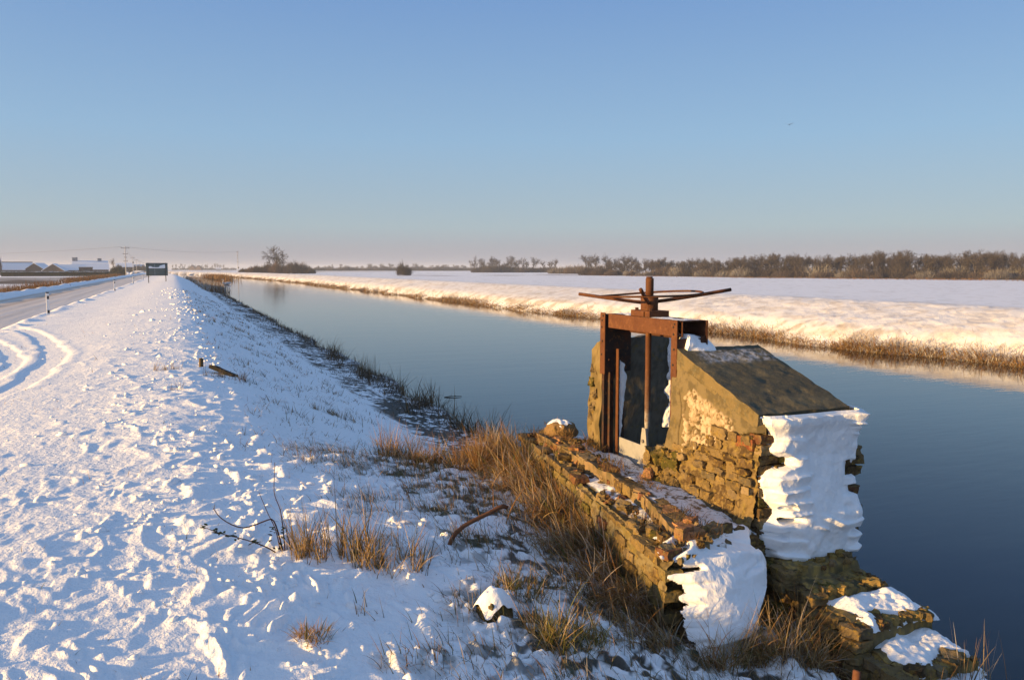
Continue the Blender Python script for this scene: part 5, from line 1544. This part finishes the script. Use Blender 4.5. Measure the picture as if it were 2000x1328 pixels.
# lumps over the foreground headland too
xh = rng.uniform(.3, 3.1, 1300); yh = rng.uniform(2.9, 9, 1300); kh = rng.random(1300) < .15 + sstep(.0, .4, fbm2(xh * 1.8, yh * 1.8, 3, 651))
xk = np.concatenate([xk[keep], xh[kh]]); yk = np.concatenate([yk[keep], yh[kh]]); K = len(xk); rk = np.hypot(xk, yk)
sz = rng.gamma(2.2, .0085, K).clip(.006, .055) * np.interp(rk, [3, 12, 40], [.75, 1.0, 1.8]) * np.interp(xk, [1.0, 2.2], [1, 1.15])
zk = gz(xk, yk)
A = rng.uniform(0, 6.28, K); st = rng.uniform(.7, 1.6, K)
V0 = IV[None] * (1 + .55 * noise3(IV[None] * 1.3 + np.arange(K)[:, None, None] * 3.1, 652)[..., None] + .40 * noise3(IV[None] * 2.7 + np.arange(K)[:, None, None] * 1.7, 653)[..., None])
V0 = V0 * (sz[:, None] * np.array([1, 1, .75]))[:, None] if False else V0 * np.stack([sz * st, sz, sz * .8], -1)[:, None]
V0 = np.stack([V0[..., 0] * np.cos(A)[:, None] - V0[..., 1] * np.sin(A)[:, None] + xk[:, None], V0[..., 0] * np.sin(A)[:, None] + V0[..., 1] * np.cos(A)[:, None] + yk[:, None], V0[..., 2] + zk[:, None]], -1)
b.add(V0.reshape(-1, 3), None, (IF[None] + (np.arange(K) * len(IV))[:, None, None]).reshape(-1, 3), SNOWC)
tag(b.build("snow_clumps", M_SNOW, None, True), "crumbs of snow caught on tussocks along the brow of the bank", "snow", None, "stuff")
# reeds and rotted sedge on the marshy near shore
b = MB(); n = 24000
y = 9.3 * (170 / 9.3) ** rng.random(n) ** 1.05
edge = rng.random(n)
u = np.where(edge < .55, rng.normal(5.5, .22, n), rng.uniform(4.2, 5.7, n))
f1 = fbm2(u * 1.2, y * .45, 3, 600)
keep = rng.random(n) < .25 + 1.2 * sstep(-.1, .4, f1) * np.where(edge < .55, 1, .6)
y, u, edge = y[keep], u[keep], edge[keep]; n = len(y); x = u + bend(y)
far_ = np.hypot(x, y)
L = np.where(edge < .55, .30, .18) * rng.uniform(.3, 1.25, n)
cb = pick(n, (DEAD * .55, DEAD, np.array([.05, .05, .03]), STRAW * .7), (4, 3, 3, 1.5)); ct = mixc(cb, np.tile(FROST * .8, (n, 1)), np.where(rng.random(n) < .22, .7, 0))
blades(b, np.stack([x, y, gz(x, y) - .03], -1), rng.uniform(0, 6.28, n), np.abs(rng.normal(.6, .5, n)), L, (.005 + .00045 * far_) * rng.uniform(.6, 1.3, n), np.abs(rng.normal(1.2, .9, n)), cb, ct, 5)
tag(b.build("shore_reeds", M_GRASS, None, False), "dark bent reeds and rotted sedge along the near water's edge", "reeds", None, "stuff")
# taller bent reed stems in front of the sluice headland
b = MB(); K = 85
yc = 9.3 * (34 / 9.3) ** rng.random(K); uc = rng.normal(5.3, .28, K); mc = rng.integers(5, 26, K)
kk = np.repeat(np.arange(K), mc); n = len(kk)
y2 = yc[kk] + rng.normal(0, .10, n); u2 = uc[kk] + rng.normal(0, .08, n); hc = rng.uniform(.35, 1.0, K)[kk]
cb = pick(n, (DEAD * .5, DEAD * .8, STRAW * .6), (3, 3, 1.5))
blades(b, np.stack([u2, y2, np.maximum(gz(u2, y2), -.1) - .03], -1), rng.uniform(0, 6.28, n), np.abs(rng.normal(.2, .25, n)), hc * rng.uniform(.5, 1.0, n), .013 * rng.uniform(.6, 1.4, n), np.where(rng.random(n) < .55, rng.uniform(1.2, 2.8, n), rng.uniform(.1, .6, n)), cb, cb, 8)
tag(b.build("tall_reeds", M_GRASS, None, False), "taller bent dark reed stems at the water beyond the russet grass", "reeds", None, "stuff")
# brown reed bed farther up the near shore, partly snowy
b = MB(); n = 9000
y = rng.uniform(112, 230, n); u = rng.normal(5.2, .7, n); x = u + bend(y)
cb = pick(n, (RUSSET * .8, STRAW * .8, DEAD, FROST * .8), (3, 2, 2, 5))
blades(b, np.stack([x, y, np.maximum(gz(x, y), 0) - .05], -1), rng.uniform(0, 6.28, n), np.abs(rng.normal(.1, .15, n)), rng.uniform(.6, 1.35, n), rng.uniform(.04, .08, n), np.abs(rng.normal(.3, .4, n)), cb * .8, cb, 3)
tag(b.build("reed_bed", M_GRASS, None, False), "brown reed bed up the near shore beyond the road sign", "reeds", None, "stuff")
b = MB(); n = 1500
fx_, fy_, _z = at_px(424, 545)
x = fx_ + rng.normal(0, 1.6, n); y = fy_ + rng.normal(0, 14, n); x = x + bend(y) - bend(fy_)
cb = pick(n, (RUSSET, STRAW, DEAD), (4, 3, 2))
blades(b, np.stack([x, y, 0 * y - .1], -1), rng.uniform(0, 6.28, n), np.abs(rng.normal(.1, .15, n)), rng.uniform(.8, 2.0, n), rng.uniform(.08, .16, n), np.abs(rng.normal(.3, .3, n)), cb * .8, cb, 3)
tag(b.build("far_reeds", M_GRASS, None, False), "pale brown reeds where the river bends out of sight", "reeds", None, "stuff")
# sedge fringe of the far shore, snow on top and straw below
b = MB(); n = 60000
y = 10 * (330 / 10) ** rng.random(n) ** .95
u = 25.16 + np.abs(rng.normal(0, .46, n))
xf = .7 * noise2(y * .16, y * 0, 8) + .35 * noise2(y * .6, y * 0, 9)
f1 = fbm2(u * .7, y * .30, 3, 610); f2 = fbm2(u * 1.1, y * .9, 2, 611)
keep = rng.random(n) < np.where(u < 25.62, .95, .4 + .9 * sstep(-.25, .25, f1))
y, u, xf, f1, f2 = y[keep], u[keep], xf[keep], f1[keep], f2[keep]; n = len(y)
x = u - xf * .85 + bend(y)
far_ = np.hypot(x, y)
L = (.24 + .26 * sstep(-.1, .45, f1)) * rng.uniform(.35, 1.2, n)
cb = pick(n, (STRAW, RUSSET, PALE, DEAD), (4, 3, 2, 1.5)); fr = rng.random(n) < .12 + .75 * sstep(25.45, 26.1, u) + .15 * sstep(-.1, .3, -f2)
ct = np.where(fr[:, None], SNOWC * .9, cb * 1.1); cb = np.where((fr & (rng.random(n) < .35))[:, None], FROST, cb)
blades(b, np.stack([x, y, gz(x, y) - .04], -1), rng.normal(math.pi, 1.2, n), np.abs(rng.normal(.4, .4, n)), L, (.008 + .00042 * far_) * rng.uniform(.6, 1.4, n), np.abs(rng.normal(1.7, .8, n)), cb * .85, ct, 4)
tag(b.build("far_sedge", M_GRASS, None, False), "snow dusted straw sedge overhanging the far shore", "sedge", None, "stuff")
# reeds in the roadside ditch by the farm fields
b = MB(); n = 16000
y = rng.uniform(42, 330, n); lane = rng.random(n)
x = np.where(y < 175, rng.normal(-16.5, 1.4, n) - .03 * np.clip(y - 60, 0, 200) * 0, rng.normal(-19, 1.3, n))
keep = ((y < 150) | ((y > 185) & (y < 320))) & (rng.random(n) < .35 + .9 * sstep(-.2, .2, fbm2(x * .3, y * .07, 2, 620)))
x, y = x[keep], y[keep]; n = len(x)
cb = pick(n, (np.array([.17, .085, .038]), np.array([.12, .065, .034]), STRAW * .6, DEAD), (4, 4, 1, 2))
blades(b, np.stack([x, y, gz(x, y) - .1], -1), rng.uniform(0, 6.28, n), np.abs(rng.normal(.1, .12, n)), rng.uniform(.7, 1.45, n), (.02 + .0003 * y) * rng.uniform(.6, 1.4, n), np.abs(rng.normal(.25, .3, n)), cb * .6, cb, 3)
tag(b.build("ditch_reeds", M_GRASS, None, False), "russet reeds in the ditch between road and farm fields", "reeds", None, "stuff")
# brown reed strip at the foot of the wood
b = MB(); n = 5000
xx_ = rng.uniform(1170, 2250, n); dist = np.interp(xx_, wx_, wd_) - rng.uniform(4, 22, n)
keep = rng.random(n) < sstep(-.1, .3, fbm2(xx_ * .006, dist * .15, 2, 630)) + .15
xx_, dist = xx_[keep], dist[keep]; n = len(dist)
a = YAW + np.arctan((xx_ - 1000) / FPX); dd = dist / np.cos(a - YAW)
x, y = dd * np.sin(a), dd * np.cos(a)
cb = pick(n, (np.array([.22, .125, .07]), STRAW * .9, DEAD), (4, 2, 2))
blades(b, np.stack([x, y, np.full(n, .36)], -1), rng.uniform(0, 6.28, n), np.abs(rng.normal(.2, .2, n)), rng.uniform(.25, .7, n), rng.uniform(.08, .16, n), np.abs(rng.normal(.3, .3, n)), cb * .8, cb, 2)
tag(b.build("washland_reeds", M_GRASS, None, False), "low brown reeds along the foot of the dense wood", "reeds", None, "stuff")

# ------------------------------------------------------------------ bramble shoots in the foreground
BX, BY = tp(545, 1078); BZ = hz(BX, BY)
br = empty("bramble", (BX, BY, BZ - .02), "thin dark bramble shoots with a few green leaves rising from the snow", "bramble")
D_ = math.hypot(BX, BY); U_ = D_ / FPX
rt3 = np.array([math.cos(YAW), -math.sin(YAW), 0]); fw3 = np.array([math.sin(YAW), math.cos(YAW), 0])
def shoot(pts, r0):
    P = np.array([rt3 * (q[0] * U_) + np.array([0, 0, 1]) * (q[1] * U_) + fw3 * (q[2] * U_) for q in pts])
    k = np.arange(len(P)); s = np.linspace(0, len(P) - 1, 24)
    P = np.stack([pchip(k, P[:, i], s) for i in range(3)], -1)
    m = MB(); tube(m, P, np.linspace(r0, r0 * .4, 24), 6, np.array([.075, .042, .035])); m.build("shoot", M_BARK, br)
    return P
shoot([(10, -10, 0), (0, 30, 5), (-14, 68, 0), (-60, 56, -15), (-100, 78, -25), (-112, 98, -30)], .0065)
shoot([(12, -10, 0), (8, 40, 5), (2, 80, 10), (-10, 120, 12), (-8, 175, 15)], .005)
shoot([(5, -10, 0), (-5, 45, 0), (-22, 80, 5), (-38, 118, 8)], .0045)
Pl = shoot([(8, -8, 0), (-20, 18, -14), (-60, 38, -26), (-100, 52, -34), (-125, 64, -38)], .005)
shoot([(14, -8, 0), (16, 20, 0), (14, 55, 5)], .004)
m = MB()
def leaf(mb, p, s, az, tilt):
    d = np.array([math.cos(az) * math.cos(tilt), math.sin(az) * math.cos(tilt), math.sin(tilt)]); sd = np.cross(d, [0, 0, 1]); sd /= np.linalg.norm(sd); up = np.cross(sd, d)
    t = np.array([0, .25, .55, .8, 1.]); w_ = np.array([.03, .32, .36, .2, .01])
    P = np.stack([p + s * (t[:, None] * d + sg_ * w_[:, None] * sd + .12 * abs(sg_) * up - .15 * (t ** 2)[:, None] * [0, 0, 1]) for sg_ in (-1, 0, 1)], 0)
    mb.grid(P, np.array([.05, .06, .022]) * rnd.uniform(.6, 1.6))
for i in range(34):
    q = Pl[rnd.randrange(6, 24)]
    leaf(m, q + np.array([rnd.uniform(-.012, .012) for _ in range(3)]), rnd.uniform(.018, .04), rnd.uniform(0, 6.3), rnd.uniform(-.4, .6))
for i in range(16):
    leaf(m, rt3 * rnd.uniform(-.05, .03) + np.array([0, 0, rnd.uniform(.02, .2)]) + fw3 * rnd.uniform(-.05, .02), rnd.uniform(.02, .04), rnd.uniform(0, 6.3), rnd.uniform(-.4, .6))
m.build("leaves", M_GRASS, br)

# ------------------------------------------------------------------ floating sticks, swan, bird
for (x, y, L_, a, lab) in ((885, 776, .45, -.25, "thin stick floating on the river beyond the bent reeds"), (470, 597, 1.3, -.3, "long thin stick lying on the water near the far end of the reeds")):
    p = at_px(x, y); m = MB()
    tube(m, [(-L_ / 2, 0, .0), (-L_ * .2, .02, .015), (L_ * .1, .0, .02), (L_ / 2, .05, .012)], [.012, .013, .010, .006], 6, (.05, .04, .03))
    tube(m, [(0, 0, .015), (.08, .10, .03)], [.008, .004], 5, (.05, .04, .03))
    tag(m.build("floating_stick", M_WOOD, None, True, loc=(p[0], p[1], .004), rot=(0, 0, a)), lab, "stick")

SWP = at_px(443, 556)
SWC = np.array([.62, .62, .64])
so = empty("swan", (SWP[0], SWP[1], 0), "pale swan swimming far up the river near the left bank", "swan", None, R(-160))
m = MB()
tt = np.linspace(0, 1, 13); prof = np.array([.02, .16, .25, .30, .33, .34, .33, .31, .28, .24, .18, .12, .03])
a = np.linspace(0, 2 * np.pi, 17)
cx_ = -.75 + 1.5 * tt; cz_ = .16 + .05 * np.sin(tt * 3.1) + .16 * (1 - tt) ** 3
P = np.stack([np.stack([np.full(17, cx_[i]), prof[i] * .95 * np.cos(a), cz_[i] + prof[i] * .8 * np.sin(a)], -1) for i in range(13)], 0)
m.grid(P[::-1], SWC)
nk = np.array([(.60, 0, .18), (.78, 0, .34), (.80, 0, .55), (.70, 0, .76), (.72, 0, .94), (.84, 0, 1.02), (.95, 0, 1.0), (1.02, 0, .97)])
k_ = np.arange(8); s_ = np.linspace(0, 7, 30); nkp = np.stack([pchip(k_, nk[:, i], s_) for i in range(3)], -1)
tube(m, nkp, np.interp(s_, [0, 1, 3, 4.5, 5.3, 6, 7], [.15, .10, .065, .06, .085, .07, .03]), 10, SWC)
body = m.build("body", M_PAINT, so)
m = MB(); tube(m, [(1.00, 0, .975), (1.08, 0, .945), (1.15, 0, .92)], [.035, .028, .012], 8, (.45, .16, .03)); m.build("beak", M_PAINT, so)
for sy in (-1, 1):
    m = MB()
    hexa(m, [(-.72, sy * .22 - .05, .24), (.35, sy * .30 - .05, .16), (.35, sy * .30 + .05, .16), (-.72, sy * .22 + .05, .24), (-.82, sy * .12 - .05, .46), (.25, sy * .24 - .05, .46), (.25, sy * .24 + .05, .46), (-.82, sy * .12 + .05, .46)], (10, 4, 6), .02, 5, 640, SWC * 1.1, rnd_=.3)
    m.build("wing", M_PAINT, so)

bp = np.array(view_pt(1531, 62, 0)); bp[2] = 3.3 + (524 - 251) / FPX * 62
bo = empty("flying_bird", bp, "tiny dark bird flying alone in the clear sky", "bird", None, .6)
m = MB()
tube(m, [(-.14, 0, 0), (-.09, 0, .005), (0, 0, .01), (.07, 0, .012), (.11, 0, .01), (.13, 0, .005)], [.01, .022, .035, .026, .022, .006], 8, (.03, .03, .03))
m.add([(-.14, -.01, 0), (-.22, -.04, 0), (-.22, .04, 0), (-.14, .01, 0)], [[0, 1, 2, 3]], None, (.03, .03, .03))
m.build("body", M_PAINT, bo)
for sy in (-1, 1):
    m = MB(); t = np.linspace(0, 1, 7)
    P = np.stack([np.stack([.05 - .03 * t + .05 * t * (1 - t) - .0 * t, sy * .30 * t, .02 + .16 * t * (1 - .45 * t)], -1), np.stack([-.06 - .05 * t ** 2, sy * .30 * t, .015 + .16 * t * (1 - .45 * t)], -1)], 0)
    m.grid(P, (.03, .03, .03)); m.build("wing", M_PAINT, bo)

# ------------------------------------------------------------------ air
HAZE = True
if HAZE:
    hm = bpy.data.materials.new("haze_air"); hm.use_nodes = True
    N, L = hm.node_tree.nodes, hm.node_tree.links
    for q in list(N):
        if q.type == 'BSDF_PRINCIPLED': N.remove(q)
    pv = N.new("ShaderNodeVolumePrincipled")
    pv.inputs["Color"].default_value = (.74, .80, .90, 1)
    pv.inputs["Density"].default_value = .00030
    pv.inputs["Anisotropy"].default_value = .15
    L.new(pv.outputs[0], N["Material Output"].inputs["Volume"])
    b = MB(); bx(b, -4600, 4600, -4600, 4600, -2.5, 19.0)
    tag(b.build("haze", hm, None, False), "thin winter haze over the flat land", "haze", None, "stuff")
